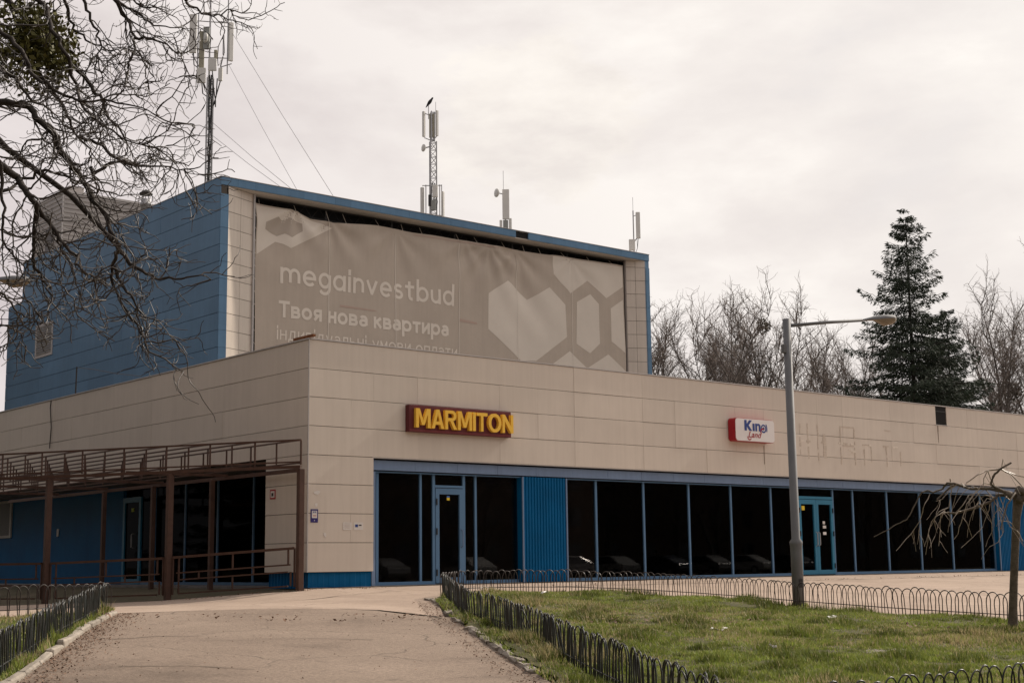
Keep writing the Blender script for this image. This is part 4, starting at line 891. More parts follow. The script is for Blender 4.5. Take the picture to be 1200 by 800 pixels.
for k in range(12):
    q = p0 + pd * (1.07 * k); MB().beam((q.x, q.y, ZB + .04), (q.x, q.y, ZT - .018), .03).build('strut', BROWN, perg)
    L = 14 - q.y if k < 9 else 12
    if k % 1 == 0 and L > 1:
        rf = MB(); rf.beam((q.x, q.y, ZT - .001), (q.x, q.y + L, ZT - .001), .03); rf.beam((q.x, q.y, ZB + .08), (q.x, q.y + L, ZB + .08), .03)
        ro = rf.build('rafter', BROWN, perg); me = None; yy = .95
        while yy < L:
            if me is None: me = MB().box(-.014, .014, -.014, .014, 0, ZT - ZB - .1).build('strut', BROWN, mesh_only=True)
            link('strut', me, ro, (q.x, q.y + yy, ZB + .1)); yy += 1.05
MB().beam((-.12, .2, ZB - .02), (-.12, 16, ZB - .02), .06, .08).build('wall_beam', BROWN, perg)
for y in (3.2, 6.3, 9.4, 12.5): MB().beam((-.1, y, ZB + .03), (-.54 * (y + .48) - .5, y, ZB + .03), .06).build('purlin', BROWN, perg)
def railing(k, label):
    t = thing('railing', label, 'railing', group='low railings between the pergola posts')
    A = p0 + pd * (3.1 * k + .12); Bq = p0 + pd * (3.1 * k + 2.98); za = h(A.x, A.y) + .08; zb = h(Bq.x, Bq.y) + .08
    def pt(s_, e): q = A.lerp(Bq, s_); return Vector((q.x, q.y, za + (zb - za) * s_ + e))
    for s0, s1, e, w in ((0, 1, .76, .05), (.03, .97, .44, .03), (.05, .95, .30, .03), (.05, .95, .02, .03)): MB().beam(pt(s0, e), pt(s1, e), w).build('rail', BROWN, t)
    for s_, e0, e1 in ((.03, .02, .30), (.05, .44, .76), (.33, .30, .44), (.5, .02, .30), (.5, .44, .76), (.78, .30, .44), (.95, .02, .44), (.95, .44, .76), (0, .0, .76), (1, .0, .76)): MB().beam(pt(s_, e0), pt(s_, e1), .03).build('bar', BROWN, t)
for k, lb in enumerate(('low brown railing nearest the building corner', 'low brown railing second from the building corner', 'low brown railing by the left lawn')): railing(k, lb)

# ------------------------------------------------------------------ hoop fences
def hoop_mesh(m, w=.21, hh=.43, r=.0085, seg=10, tip=0.0):
    pts = [(-w * .42, 0, -.08), (-w * .47, 0, hh * .45)]
    for k in range(seg + 1):
        t = math.pi * (1 - k / seg); pts.append((w / 2 * math.cos(t), 0, hh * .62 + hh * .38 * math.sin(t) ** .85))
    pts += [(w * .47, 0, hh * .45), (w * .42, 0, -.08)]
    return MB().tube(pts, r, 4, False).build('hoop', m, mesh_only=True, smooth=True)
HG, HB = hoop_mesh(FENCE_G, w=.19, r=.0078), hoop_mesh(FENCE_B)
def walk(line, step):
    out = []; carry = 0
    for (x0, y0), (x1, y1) in zip(line, line[1:]):
        L = math.hypot(x1 - x0, y1 - y0); s_ = carry
        while s_ < L: out.append((x0 + (x1 - x0) * s_ / L, y0 + (y1 - y0) * s_ / L, math.atan2(y1 - y0, x1 - x0))); s_ += step
        carry = s_ - L
    return out
def hoop_fence(label, line, me, m, step=.135, rail=None):
    x0, y0 = line[0]; t = thing('hoop_fence', label, 'fence', (x0, y0, h(x0, y0)), 'low hoop fences round the lawns')
    for i, (x, y, an) in enumerate(walk(line, step)):
        o = link('hoop', me, t, (x - x0, y - y0, h(x, y) - h(x0, y0) + .03 + random.uniform(-.012, .012)))
        bent = random.random() < .06; o.rotation_euler = (random.gauss(0, .16 if bent else .04), random.gauss(0, .09 if bent else .03), an + random.gauss(0, .06)); o.scale = (1, 1, random.uniform(.97, 1.03))
    for e in ([.10] if rail is None else rail):
        pts = [(x - x0, y - y0, h(x, y) - h(x0, y0) + .03 + e) for x, y in densify(line, .8, False)]
        MB().tube(pts, .007, 4).build('rail', m, t)
    return t
hoop_fence('low hoop fence along the right edge of the path', FENCE_P, HG, FENCE_G, .125)
hoop_fence('low hoop fence between the lawn and the pink plaza', FENCE_F, HB, FENCE_B, .13)
hoop_fence('low hoop fence at the near bottom right edge of the lawn', FENCE_N, HG, FENCE_G, .15)
hoop_fence('low hoop fence beside the pale kerb on the left', FENCE_L, HG, FENCE_G, .12)
hoop_fence('low hoop fence across the pavement end of the left lawn', FENCE_L2, HB, FENCE_B, .16)

# ------------------------------------------------------------------ kerbs
def kerb_run(name, label, line, L, w, hh, jit, broken=0.0, sink=0.0):
    t = thing(name, label, 'kerb'); pts = walk(line, L)
    for x, y, an in pts:
        if random.random() < broken: continue
        l2 = L * random.uniform(.9, .985) / 2; mb = MB().box(-l2, l2, -w / 2, w / 2, -.12, hh * random.uniform(.8, 1.1))
        o = mb.build('kerb_stone', KERB, t, bevel=.018)
        me = o.data; av = verts(me); av += RNG.normal(0, jit, av.shape); setverts(me, av)
        o.location = (x + math.cos(an) * L / 2, y + math.sin(an) * L / 2, h(x, y) - sink + random.uniform(-.012, .012)); o.rotation_euler = (random.gauss(0, .03), random.gauss(0, .02) - .02, an + random.gauss(0, .02))
kerb_run('kerb', 'pale worn kerb along the left edge of the path', KERB_L, .9, .10, .085, .004)
kerb_run('kerb', 'broken half buried kerb along the right edge of the path', [(x - .03, y) for x, y in PATH_R[::-1]], .45, .11, .06, .012, .42, .0)

# ------------------------------------------------------------------ street lamps
def street_lamp(label, x, y, az, ht=5.17, L=2.15, rise=.22):
    t = thing('street_lamp', label, 'street lamp', (x, y, h(x, y)), 'street lamps'); d = Vector((math.sin(R(az)), math.cos(R(az)), 0)); n = Vector((d.y, -d.x, 0))
    MB().lathe([(.105, -.1), (.105, .95), (.108, 1.08), (.115, 1.10), (.115, 1.15), (.078, 1.20), (.072, ht), (.01, ht + .005)], 18).build('pole', POLE, t, True)
    MB().obox(n * .105 + Vector((0, 0, .42)), d * .035, n * .006, (0, 0, .075)).build('hatch', DARKM, t)
    MB().obox(-d * .075 + Vector((0, 0, ht - .55)), d * .04, n * .05, (0, 0, .08)).build('bracket', POLE, t, bevel=.01)
    a0 = Vector((0, 0, ht - .12)) + d * .06; a1 = a0 + d * (L - .58) + Vector((0, 0, rise * .8)); MB().tube([a0, (a0 + a1) / 2 + Vector((0, 0, .01)), a1], [.032, .03, .028], 8).build('arm', POLE, t, True)
    u = (d * (L - .58) + Vector((0, 0, rise * .8))).normalized(); w_ = u.cross(n).normalized()
    if w_.z < 0: w_ = -w_
    hd = MB(); bw = MB(); prof = [(0, .035, .03), (.10, .05, .045), (.26, .085, .07), (.46, .12, .085), (.64, .105, .075), (.72, .06, .045), (.745, .01, .01)]; N = 12; vs = []; vb = []
    for s_, hw, ht_ in prof:
        for k in range(N + 1): an = math.pi * k / N; vs.append(a1 + u * s_ + n * (hw * math.cos(an)) + w_ * (ht_ * math.sin(an) - .01))
        for k in range(N + 1): an = math.pi * k / N; dp = .25 * ht_ if s_ < .3 else 1.55 * ht_; vb.append(a1 + u * s_ + n * (hw * .97 * math.cos(an)) - w_ * (dp * math.sin(an) + .006))
    fs = [(i * (N + 1) + k, i * (N + 1) + k + 1, (i + 1) * (N + 1) + k + 1, (i + 1) * (N + 1) + k) for i in range(len(prof) - 1) for k in range(N)]
    hd.add(vs, fs).build('lamp_head', POLE, t, True); bw.add(vb, fs).build('lamp_bowl', LAMPGL, t, True)
    return t
street_lamp('grey street lamp standing at the lawn edge in front of the shopfront', 4.7, -8.76, 110)
street_lamp('street lamp at the far left whose head peeks in before the blue block', -8.45, -.35, 118, 5.62, 2.0, .12)

# ------------------------------------------------------------------ trees
class Tubes:
    """many tapered tubes, gathered with numpy"""
    def __init__(s, n=4): s.n = n; s.V = []; s.F = []; s.o = 0
    def add(s, P, r):
        P = np.asarray(P, float); k = len(P); n = s.n; r = np.asarray(r, float)
        t = np.gradient(P, axis=0); t /= (np.linalg.norm(t, axis=1, keepdims=True) + 1e-9)
        ref = np.where(np.abs(t[:, 2:3]) < .9, np.array([[0, 0, 1.]]), np.array([[1., 0, 0]])); u = np.cross(t, ref); u /= (np.linalg.norm(u, axis=1, keepdims=True) + 1e-9); w = np.cross(t, u)
        an = 2 * np.pi * np.arange(n) / n
        V = P[:, None, :] + r[:, None, None] * (u[:, None, :] * np.cos(an)[None, :, None] + w[:, None, :] * np.sin(an)[None, :, None])
        i = np.arange(k - 1)[:, None] * n; j = np.arange(n)[None, :]; j2 = (j + 1) % n
        F = np.stack([i + j, i + j2, i + n + j2, i + n + j], -1).reshape(-1, 4) + s.o
        s.V.append(V.reshape(-1, 3)); s.F.append(F); s.o += k * n
    def mesh(s, name, m, smooth=True):
        V = np.concatenate(s.V); F = np.concatenate(s.F); return np_mesh(name, V, F, m, smooth)
def np_mesh(name, V, F, m, smooth=False):
    me = bpy.data.meshes.new(name); k = F.shape[1]
    me.vertices.add(len(V)); me.vertices.foreach_set('co', V.astype(np.float32).ravel()); me.loops.add(F.size); me.loops.foreach_set('vertex_index', F.astype(np.int32).ravel())
    me.polygons.add(len(F)); me.polygons.foreach_set('loop_start', (np.arange(len(F)) * k).astype(np.int32)); me.polygons.foreach_set('loop_total', np.full(len(F), k, np.int32))
    if smooth: me.polygons.foreach_set('use_smooth', np.ones(len(F), bool))
    me.update(calc_edges=True); me.materials.append(m); return me
def wander(p, d, L, step, wig, grav, rng, back=0.0):
    n = max(2, int(L / step)); P = [np.array(p, float)]; d = np.array(d, float); d /= np.linalg.norm(d)
    for i in range(n):
        d = d + rng.normal(0, wig, 3) + np.array([0, 0, grav]); d /= np.linalg.norm(d); P.append(P[-1] + d * step * rng.uniform(.7, 1.3))
    return np.array(P)
def crooked(line, rng, n=5, amp=.03):
    L = np.array(line, float); out = []
    for a_, b_ in zip(L, L[1:]):
        for t in range(n): out.append(a_ + (b_ - a_) * t / n + (rng.normal(0, amp, 3) * np.linalg.norm(b_ - a_) * (1 if t else .3)))
    out.append(L[-1]); return np.array(out)

# big bare tree leaning in from the left
LIMBS = [(0.032, [(-11.73, -13.42, 4.33), (-11.62, -13.9, 4.17), (-11.42, -13.99, 4.15), (-11.3, -14.14, 3.95), (-11.16, -14.27, 3.66), (-11.05, -14.36, 3.45), (-11.06, -14.63, 3.25), (-11.0, -14.68, 3.08), (-10.98, -14.8, 2.91), (-10.83, -14.39, 2.85), (-10.81, -14.34, 2.72), (-10.75, -14.41, 2.52), (-10.66, -14.5, 2.37), (-10.63, -14.6, 2.21), (-10.65, -14.72, 2.11)]), (0.02, [(-10.82, -14.43, 3.0), (-10.7, -14.42, 2.86), (-10.63, -14.51, 2.8), (-10.47, -14.48, 2.75), (-10.34, -14.62, 2.75), (-10.22, -14.72, 2.78), (-10.07, -14.61, 2.78)]), (0.016, [(-10.82, -14.39, 2.83), (-10.78, -14.49, 2.66), (-10.72, -14.55, 2.56), (-10.64, -14.49, 2.4), (-10.48, -14.3, 2.3)]), (0.034, [(-12.06, -14.67, 3.51), (-11.92, -14.8, 3.39), (-11.77, -14.76, 3.33), (-11.74, -14.9, 3.17), (-11.69, -14.96, 3.09), (-11.65, -14.83, 2.96), (-11.62, -14.74, 2.85), (-11.6, -14.72, 2.72), (-11.51, -14.66, 2.58), (-11.57, -15.02, 2.41)]), (0.035, [(-11.43, -12.8, 5.69), (-11.28, -13.02, 5.41), (-11.21, -13.29, 5.15), (-11.07, -13.33, 5.01), (-10.84, -13.39, 4.85), (-10.74, -13.5, 4.67), (-10.68, -13.69, 4.48), (-10.62, -13.7, 4.31), (-10.53, -13.76, 4.2), (-10.39, -13.64, 4.1)]), (0.03, [(-11.67, -13.15, 4.96), (-11.42, -13.3, 4.82), (-11.29, -13.24, 4.82), (-11.16, -13.35, 4.7), (-11.08, -13.53, 4.51), (-10.92, -13.53, 4.33), (-10.82, -13.49, 4.17), (-10.71, -13.58, 4.02), (-10.73, -13.66, 3.84)]), (0.026, [(-10.42, -13.14, 5.84), (-10.46, -13.43, 5.49), (-10.34, -13.4, 5.37), (-10.26, -13.37, 5.26), (-10.28, -13.56, 5.01), (-10.24, -13.57, 4.92)]), (0.015, [(-10.44, -13.44, 5.48), (-10.32, -13.42, 5.45), (-10.32, -13.7, 5.28), (-10.28, -13.85, 5.16), (-10.1, -13.9, 5.17), (-9.93, -13.88, 5.21)]), (0.014, [(-10.32, -13.55, 5.13), (-10.22, -13.72, 5.09), (-10.1, -13.76, 5.06), (-10.05, -13.87, 4.94), (-9.93, -13.72, 4.97)]), (0.012, [(-10.32, -13.53, 5.01), (-10.32, -13.44, 4.88), (-10.38, -13.53, 4.72), (-10.23, -13.42, 4.7), (-10.12, -13.55, 4.81)]), (0.018, [(-9.75, -13.16, 5.93), (-9.74, -13.39, 5.69), (-9.6, -13.24, 5.7), (-9.4, -13.28, 5.64), (-9.24, -13.32, 5.74), (-9.08, -13.28, 5.76)]), (0.024, [(-11.41, -13.78, 5.36), (-11.3, -13.91, 5.08), (-11.27, -14.03, 4.87), (-11.21, -14.16, 4.62), (-11.04, -14.04, 4.4), (-11.03, -14.22, 4.13), (-10.92, -14.38, 3.97), (-10.79, -14.51, 3.85), (-10.59, -14.64, 3.81)]), (0.02, [(-11.91, -14.15, 4.25), (-11.82, -14.43, 4.26), (-11.78, -14.7, 4.09), (-11.67, -14.77, 3.93), (-11.51, -14.7, 3.91), (-11.39, -14.66, 3.78)]), (0.018, [(-12.16, -14.93, 3.59), (-12.01, -15.05, 3.34), (-11.97, -15.01, 3.19), (-11.95, -15.01, 2.97), (-11.88, -14.9, 2.75), (-11.82, -15.05, 2.61), (-11.75, -15.07, 2.52)]), (0.014, [(-11.67, -14.94, 3.09), (-11.57, -14.91, 2.98), (-11.5, -14.91, 2.84), (-11.33, -14.65, 2.81), (-11.19, -14.53, 2.74), (-11.0, -14.43, 2.68)]), (0.018, [(-11.65, -14.86, 3.08), (-11.57, -14.95, 2.94), (-11.51, -15.05, 2.8), (-11.41, -15.04, 2.72), (-11.48, -15.31, 2.57), (-11.35, -15.23, 2.55), (-11.27, -15.1, 2.44), (-11.28, -15.29, 2.37)]), (0.014, [(-12.23, -15.1, 2.54), (-12.16, -15.26, 2.41), (-12.04, -15.34, 2.32), (-11.94, -15.31, 2.21), (-11.75, -15.14, 2.21), (-11.72, -15.18, 2.16)]), (0.012, [(-12.14, -14.86, 2.29), (-12.02, -14.9, 2.17), (-11.81, -14.81, 2.19), (-11.71, -14.76, 2.16), (-11.6, -14.62, 2.09)]), (0.018, [(-10.73, -13.66, 3.84), (-10.72, -13.69, 3.77), (-10.65, -13.89, 3.84), (-10.4, -13.86, 3.86), (-10.23, -13.9, 3.88), (-10.07, -14.08, 3.84), (-9.99, -14.2, 3.78)]), (0.016, [(-10.82, -13.64, 4.1), (-10.71, -13.83, 4.0), (-10.66, -14.0, 3.85), (-10.56, -14.01, 3.83), (-10.29, -13.85, 3.99), (-10.19, -13.98, 4.05)]), (0.012, [(-10.22, -13.16, 5.81), (-10.2, -13.32, 5.55), (-10.17, -13.53, 5.45), (-10.01, -13.61, 5.59)]), (0.018, [(-10.85, -13.41, 5.55), (-10.75, -13.46, 5.37), (-10.66, -13.45, 5.19), (-10.58, -13.46, 5.01), (-10.61, -13.38, 4.83), (-10.66, -13.54, 4.66)]), (0.022, [(-11.98, -14.09, 4.74), (-11.79, -14.22, 4.68), (-11.65, -14.42, 4.44), (-11.58, -14.51, 4.22), (-11.45, -14.71, 4.06), (-11.34, -14.85, 3.98), (-11.12, -14.9, 4.02), (-10.98, -15.07, 3.96), (-10.86, -15.18, 3.88)]), (0.018, [(-11.95, -14.17, 3.41), (-11.71, -14.26, 3.33), (-11.54, -14.15, 3.45), (-11.47, -14.56, 3.48), (-11.32, -14.54, 3.47), (-11.21, -14.69, 3.39), (-11.14, -14.7, 3.26)]), (0.018, [(-11.08, -13.49, 5.55), (-10.89, -13.43, 5.3), (-10.79, -13.31, 5.16), (-10.66, -13.38, 5.06), (-10.43, -13.32, 5.05), (-10.33, -13.45, 5.05)])]
FORK = np.array([-14.06, -12.35, 5.6])
rng = np.random.default_rng(21)
bt = thing('bare_tree', 'large leafless tree reaching in from the left with tangled drooping twigs', 'tree', (-13.9, -11.9, h(-13.9, -11.9)))
base_ = np.array(bt.location)
trk = Tubes(12); tp = np.array([[-13.9, -11.9, h(-13.9, -11.9) - .2], [-13.9, -11.9, .6], [-13.95, -12.0, 2.2], [-14.0, -12.2, 4.2], FORK, [-14.2, -12.4, 7.5]]); trk.add(crooked(tp, rng, 4, .02) - base_, np.linspace(.34, .17, 21)); link('trunk', trk.mesh('trunk', BARK), bt)
T1 = Tubes(6); T2 = Tubes(4); T3 = Tubes(3)
RV = np.array([0.765, -0.644, -.01]); UV = np.array([-.09, -.126, .988])
for li, (rad, line) in enumerate(LIMBS):
    main = np.array(line, float)
    root_u = np.dot(main[0] - np.array([-15.57, -24.95, .44]), RV)
    C_ = crooked(main, rng, 4, .045); k = len(C_)
    rr = rad * (1 - np.linspace(0, 1, k) ** .9 * .82)
    if rad >= .02 and root_u < -2.3 or li in (0, 3, 4, 5, 6, 7 + 3, 11, 12):
        pre = crooked([FORK + rng.normal(0, .25, 3) + np.array([0, 0, .4]), (FORK * .45 + C_[0] * .55) + np.array([0, 0, .5]), C_[0]], rng, 4, .02)
        lb = Tubes(8); lb.add(pre - base_, np.linspace(rad * 1.8, rad, len(pre))); link('branch', lb.mesh('branch', BARK), bt)
    lb = Tubes(7); lb.add(C_ - base_, rr); link('branch', lb.mesh('branch', BARK), bt)
    seglen = np.linalg.norm(np.diff(C_, axis=0), axis=1).sum()
    nb = int(seglen / .125)
    for q in range(nb):
        i = int(rng.integers(1, k - 1)) if q else k - 1
        d = C_[min(i + 1, k - 1)] - C_[i - 1]; d /= np.linalg.norm(d) + 1e-9
        side = rng.normal(0, 1, 3); side -= d * side.dot(d); side /= np.linalg.norm(side)
        dr_ = d * rng.uniform(.3, 1.0) + side * rng.uniform(.5, 1.0) + RV * .12 - UV * .05
        L = rng.uniform(.25, .85) * (.7 if rad < .016 else 1)
        Pq = wander(C_[i], dr_, L, .05, .30, -.03, rng); r0 = max(.0066, rr[min(i, k - 1)] * .42); T2.add(Pq - base_, np.linspace(r0, .0036, len(Pq)))
        nt = int(len(Pq) * .55)
        for s_ in range(nt):
            j = int(rng.integers(1, len(Pq))); d2 = Pq[min(j + 1, len(Pq) - 1)] - Pq[j - 1]; d2 /= np.linalg.norm(d2) + 1e-9
            sd2 = rng.normal(0, 1, 3); sd2 -= d2 * sd2.dot(d2); sd2 /= np.linalg.norm(sd2) + 1e-9
            Pt = wander(Pq[j], d2 * .6 + sd2 * rng.uniform(.5, 1), rng.uniform(.10, .36), .04, .27, .02, rng); T3.add(Pt - base_, np.linspace(.0042, .0027, len(Pt)))
            if rng.random() < .5 and len(Pt) > 3:
                j2 = int(rng.integers(1, len(Pt) - 1)); Pv = wander(Pt[j2], rng.normal(0, 1, 3), rng.uniform(.05, .16), .03, .25, 0, rng); T3.add(Pv - base_, np.linspace(.003, .0020, len(Pv)))
tw = link('twigs', T2.mesh('twigs', TWIG), bt); tw['kind'] = 'stuff'
tw2 = link('twigs', T3.mesh('twigs', TWIG), bt); tw2['kind'] = 'stuff'
# mistletoe in the crown
ml = thing('mistletoe', 'dense green mistletoe clump high in the bare tree at top left', 'mistletoe', (-11.2, -13.42, 4.88))
def mistletoe_mesh(radii, n, size, seed, stems=40):
    r = np.random.default_rng(seed); P = r.normal(0, 1, (n, 3)); P /= np.linalg.norm(P, axis=1, keepdims=True); P *= (r.random((n, 1)) ** .45); P *= np.array(radii)
    P = P[r.random(n) < .35 + .65 * (np.sin(P[:, 0] * 9 + P[:, 2] * 7) * .5 + .5)]
    n = len(P); d = r.normal(0, 1, (n, 3)); d /= np.linalg.norm(d, axis=1, keepdims=True); u = np.cross(d, r.normal(0, 1, (n, 3))); u /= np.linalg.norm(u, axis=1, keepdims=True)
    l = size * r.uniform(.7, 1.4, (n, 1)); w = l * .28
    V = np.stack([P, P + d * l * .5 + u * w, P + d * l, P + d * l * .5 - u * w], 1).reshape(-1, 3); F = np.arange(n * 4).reshape(-1, 4); return V, F
V, F = mistletoe_mesh((.42, .36, .42), 3400, .055, 5); lv = link('leaves', np_mesh('leaves', V, F, MISTLE), ml); lv['kind'] = 'stuff'
ms = Tubes(3)
for k in range(70): d = rng.normal(0, 1, 3); Pm = wander((0, 0, 0), d, rng.uniform(.25, .42), .05, .15, 0, rng); ms.add(Pm, np.linspace(.008, .004, len(Pm)))
link('stems', ms.mesh('stems', MISTLE), ml)

# small weeping tree on the lawn
WEEP = [(0.03, [(2.79, -14.25, 1.26), (2.61, -14.05, 1.3), (2.48, -13.99, 1.2), (2.4, -13.77, 1.12), (2.18, -13.63, 1.05), (2.14, -13.53, 1.07)]), (0.028, [(2.78, -14.24, 1.29), (2.59, -14.14, 1.35), (2.45, -14.04, 1.45), (2.49, -14.09, 1.59), (2.48, -14.2, 1.66), (2.6, -14.29, 1.74)]), (0.014, [(2.56, -14.13, 1.66), (2.45, -13.98, 1.64), (2.26, -13.96, 1.58), (2.19, -13.82, 1.47), (2.08, -13.84, 1.41)]), (0.026, [(2.61, -14.16, 1.34), (2.47, -14.01, 1.39), (2.35, -13.92, 1.39), (2.32, -13.81, 1.39), (2.28, -13.72, 1.42), (2.19, -13.68, 1.46), (2.15, -13.6, 1.43), (2.12, -13.49, 1.34), (2.02, -13.44, 1.25)]), (0.02, [(2.21, -13.77, 1.42), (2.08, -13.69, 1.47), (1.97, -13.65, 1.47), (2.02, -13.55, 1.4), (1.84, -13.5, 1.34), (1.87, -13.4, 1.38), (1.79, -13.35, 1.35), (1.8, -13.27, 1.25), (1.72, -13.21, 1.08), (1.66, -13.17, 0.97), (1.6, -13.03, 0.91), (1.49, -12.96, 0.83), (1.37, -12.81, 0.74)]), (0.009, [(2.04, -13.66, 1.53), (2.09, -13.64, 1.36), (2.12, -13.58, 1.21), (2.12, -13.56, 1.13)]), (0.007, [(2.05, -13.59, 1.13), (1.88, -13.55, 1.07), (1.89, -13.42, 0.94), (1.83, -13.39, 0.77), (1.91, -13.28, 0.48)]), (0.006, [(2.07, -13.53, 1.09), (1.87, -13.51, 1.01), (1.89, -13.39, 0.86), (1.84, -13.31, 0.6)]), (0.008, [(2.33, -13.94, 1.39), (2.33, -13.82, 1.3), (2.25, -13.77, 1.18), (2.19, -13.73, 1.0), (2.22, -13.62, 0.77), (2.2, -13.56, 0.69)]), (0.006, [(2.23, -13.7, 1.0), (2.25, -13.75, 0.92), (2.42, -13.71, 0.72)]), (0.008, [(2.45, -13.94, 1.39), (2.51, -14.02, 1.27), (2.63, -14.03, 1.12), (2.77, -14.0, 0.8)]), (0.008, [(2.45, -14.04, 1.53), (2.6, -14.04, 1.39), (2.61, -14.11, 1.17), (2.65, -14.17, 0.86), (2.73, -14.24, 0.79), (2.81, -14.27, 0.65)]), (0.01, [(2.56, -13.98, 1.53), (2.4, -14.04, 1.64), (2.35, -14.0, 1.53), (2.33, -13.99, 1.4)]), (0.007, [(2.54, -14.06, 1.41), (2.71, -14.01, 1.06), (2.66, -14.05, 0.76)]), (0.006, [(2.09, -13.57, 1.07), (2.01, -13.53, 1.06), (1.98, -13.44, 0.83), (1.86, -13.38, 0.57)]), (0.006, [(2.09, -13.52, 1.07), (1.98, -13.52, 1.04), (2.0, -13.48, 0.83), (1.97, -13.46, 0.6)]), (0.006, [(2.47, -14.0, 1.2), (2.52, -13.95, 1.1), (2.49, -13.85, 0.86), (2.44, -13.81, 0.79), (2.29, -13.61, 0.57)]), (0.006, [(2.57, -14.01, 1.24), (2.56, -14.0, 1.06), (2.6, -13.96, 0.88), (2.53, -13.85, 0.58)]), (0.012, [(2.57, -14.14, 1.66), (2.7, -14.22, 1.58), (2.85, -14.31, 1.39), (2.92, -14.42, 1.17), (2.95, -14.42, 0.75)]), (0.01, [(2.67, -14.17, 1.63), (2.79, -14.23, 1.58), (2.83, -14.4, 1.52), (2.98, -14.52, 1.34), (3.05, -14.53, 0.93)]), (0.007, [(1.89, -13.42, 1.33), (1.75, -13.39, 1.13), (1.82, -13.27, 0.95), (1.8, -13.14, 0.78), (1.61, -13.0, 0.54)]), (0.005, [(1.83, -13.28, 0.95), (1.84, -13.25, 0.84), (1.84, -13.2, 0.63)]), (0.005, [(2.69, -14.05, 0.8), (2.58, -14.02, 0.64), (2.53, -13.91, 0.58), (2.54, -13.76, 0.41)]), (0.007, [(2.09, -13.74, 1.46), (2.12, -13.58, 1.38), (2.01, -13.53, 1.25), (2.0, -13.44, 1.23)]), (0.008, [(2.14, -13.65, 1.05), (2.13, -13.78, 1.16), (2.24, -13.81, 1.3), (2.31, -13.84, 1.32)]), (0.007, [(2.28, -13.84, 1.12), (2.38, -13.89, 1.2), (2.6, -13.88, 1.02)]), (0.03, [(2.77, -14.26, 1.26), (2.84, -14.38, 1.31), (3.0, -14.45, 1.26), (3.17, -14.47, 1.05), (3.2, -14.47, 0.57)]), (0.03, [(2.83, -14.22, 1.26), (2.96, -14.22, 1.37), (3.07, -14.32, 1.46), (3.24, -14.42, 1.42), (3.46, -14.44, 1.06)]), (0.02, [(2.79, -14.24, 1.26), (2.64, -14.3, 1.32), (2.39, -14.31, 1.16), (2.21, -14.29, 0.81)])]
wt = thing('weeping_tree', 'small leafless weeping tree with a knotted head and hanging twigs on the right lawn', 'tree', (2.91, -13.96, -.62)); wb = np.array(wt.location)
q = Tubes(12); tp = np.array([(2.93, -13.94, -.72), (2.92, -13.96, -.55), (2.90, -13.99, -.3), (2.87, -14.05, .1), (2.83, -14.13, .58), (2.80, -14.2, 1.0), (2.79, -14.25, 1.22), (2.80, -14.27, 1.36), (2.79, -14.27, 1.42)]); q.add(tp - wb, [.10, .075, .060, .055, .054, .056, .075, .065, .02]); link('trunk', q.mesh('trunk', BARK_W), wt)
kn = MB()
for k in range(7):
    c = Vector((2.79, -14.25, 1.28)) + Vector(rng.normal(0, .06, 3).tolist()); kn.lathe([(.01, -.06), (.05, -.035), (.065, 0), (.045, .04), (.01, .065)], 7, tuple(c - Vector(wb.tolist())))
link('knots', kn.build('knots', BARK_W, mesh_only=True, smooth=True), wt)
T2 = Tubes(5)
for li, (rad, line) in enumerate(WEEP):
    C_ = crooked(line, rng, 3, .018); k = len(C_); thick = rad > .018
    rr = rad * (1.0 if thick else 1.05) * (1 - np.linspace(0, 1, k) ** .6 * (.72 if li == 4 else .55 if thick else .45)); tb = Tubes(8 if thick else 5); tb.add(C_ - wb, rr); link('branch' if thick else 'twig', tb.mesh('branch' if thick else 'twig', BARK_W if thick else mat('weeping_twig', (.40, .33, .265), .4, noise=.45, nscale=14)), wt)
    if rad < .012 and rng.random() < .7:
        for s_ in range(2):
            i = int(rng.integers(1, k - 1)); Pv = wander(C_[i], (rng.normal(0, .5), rng.normal(0, .5), -1), rng.uniform(.15, .4), .05, .16, -.08, rng); T2.add(Pv - wb, np.linspace(.004, .0025, len(Pv)))
    if thick and li != 4:
        for s_ in range(3):
            i = int(rng.integers(2, k - 1)); d = rng.normal(0, .6, 3); d[2] = abs(d[2]) * .6; P1 = wander(C_[i], d, rng.uniform(.08, .2), .04, .1, 0, rng); T2.add(P1 - wb, np.linspace(rr[i] * .4, .005, len(P1)))
            Pv = wander(P1[-1], (d[0], d[1], -.5), rng.uniform(.3, .8), .05, .07, -.10, rng); T2.add(Pv - wb, np.linspace(.005, .0025, len(Pv)))
link('hanging_twigs', T2.mesh('hanging_twigs', mat('weeping_twig', (.20, .155, .115), .6)), wt)['kind'] = 'stuff'

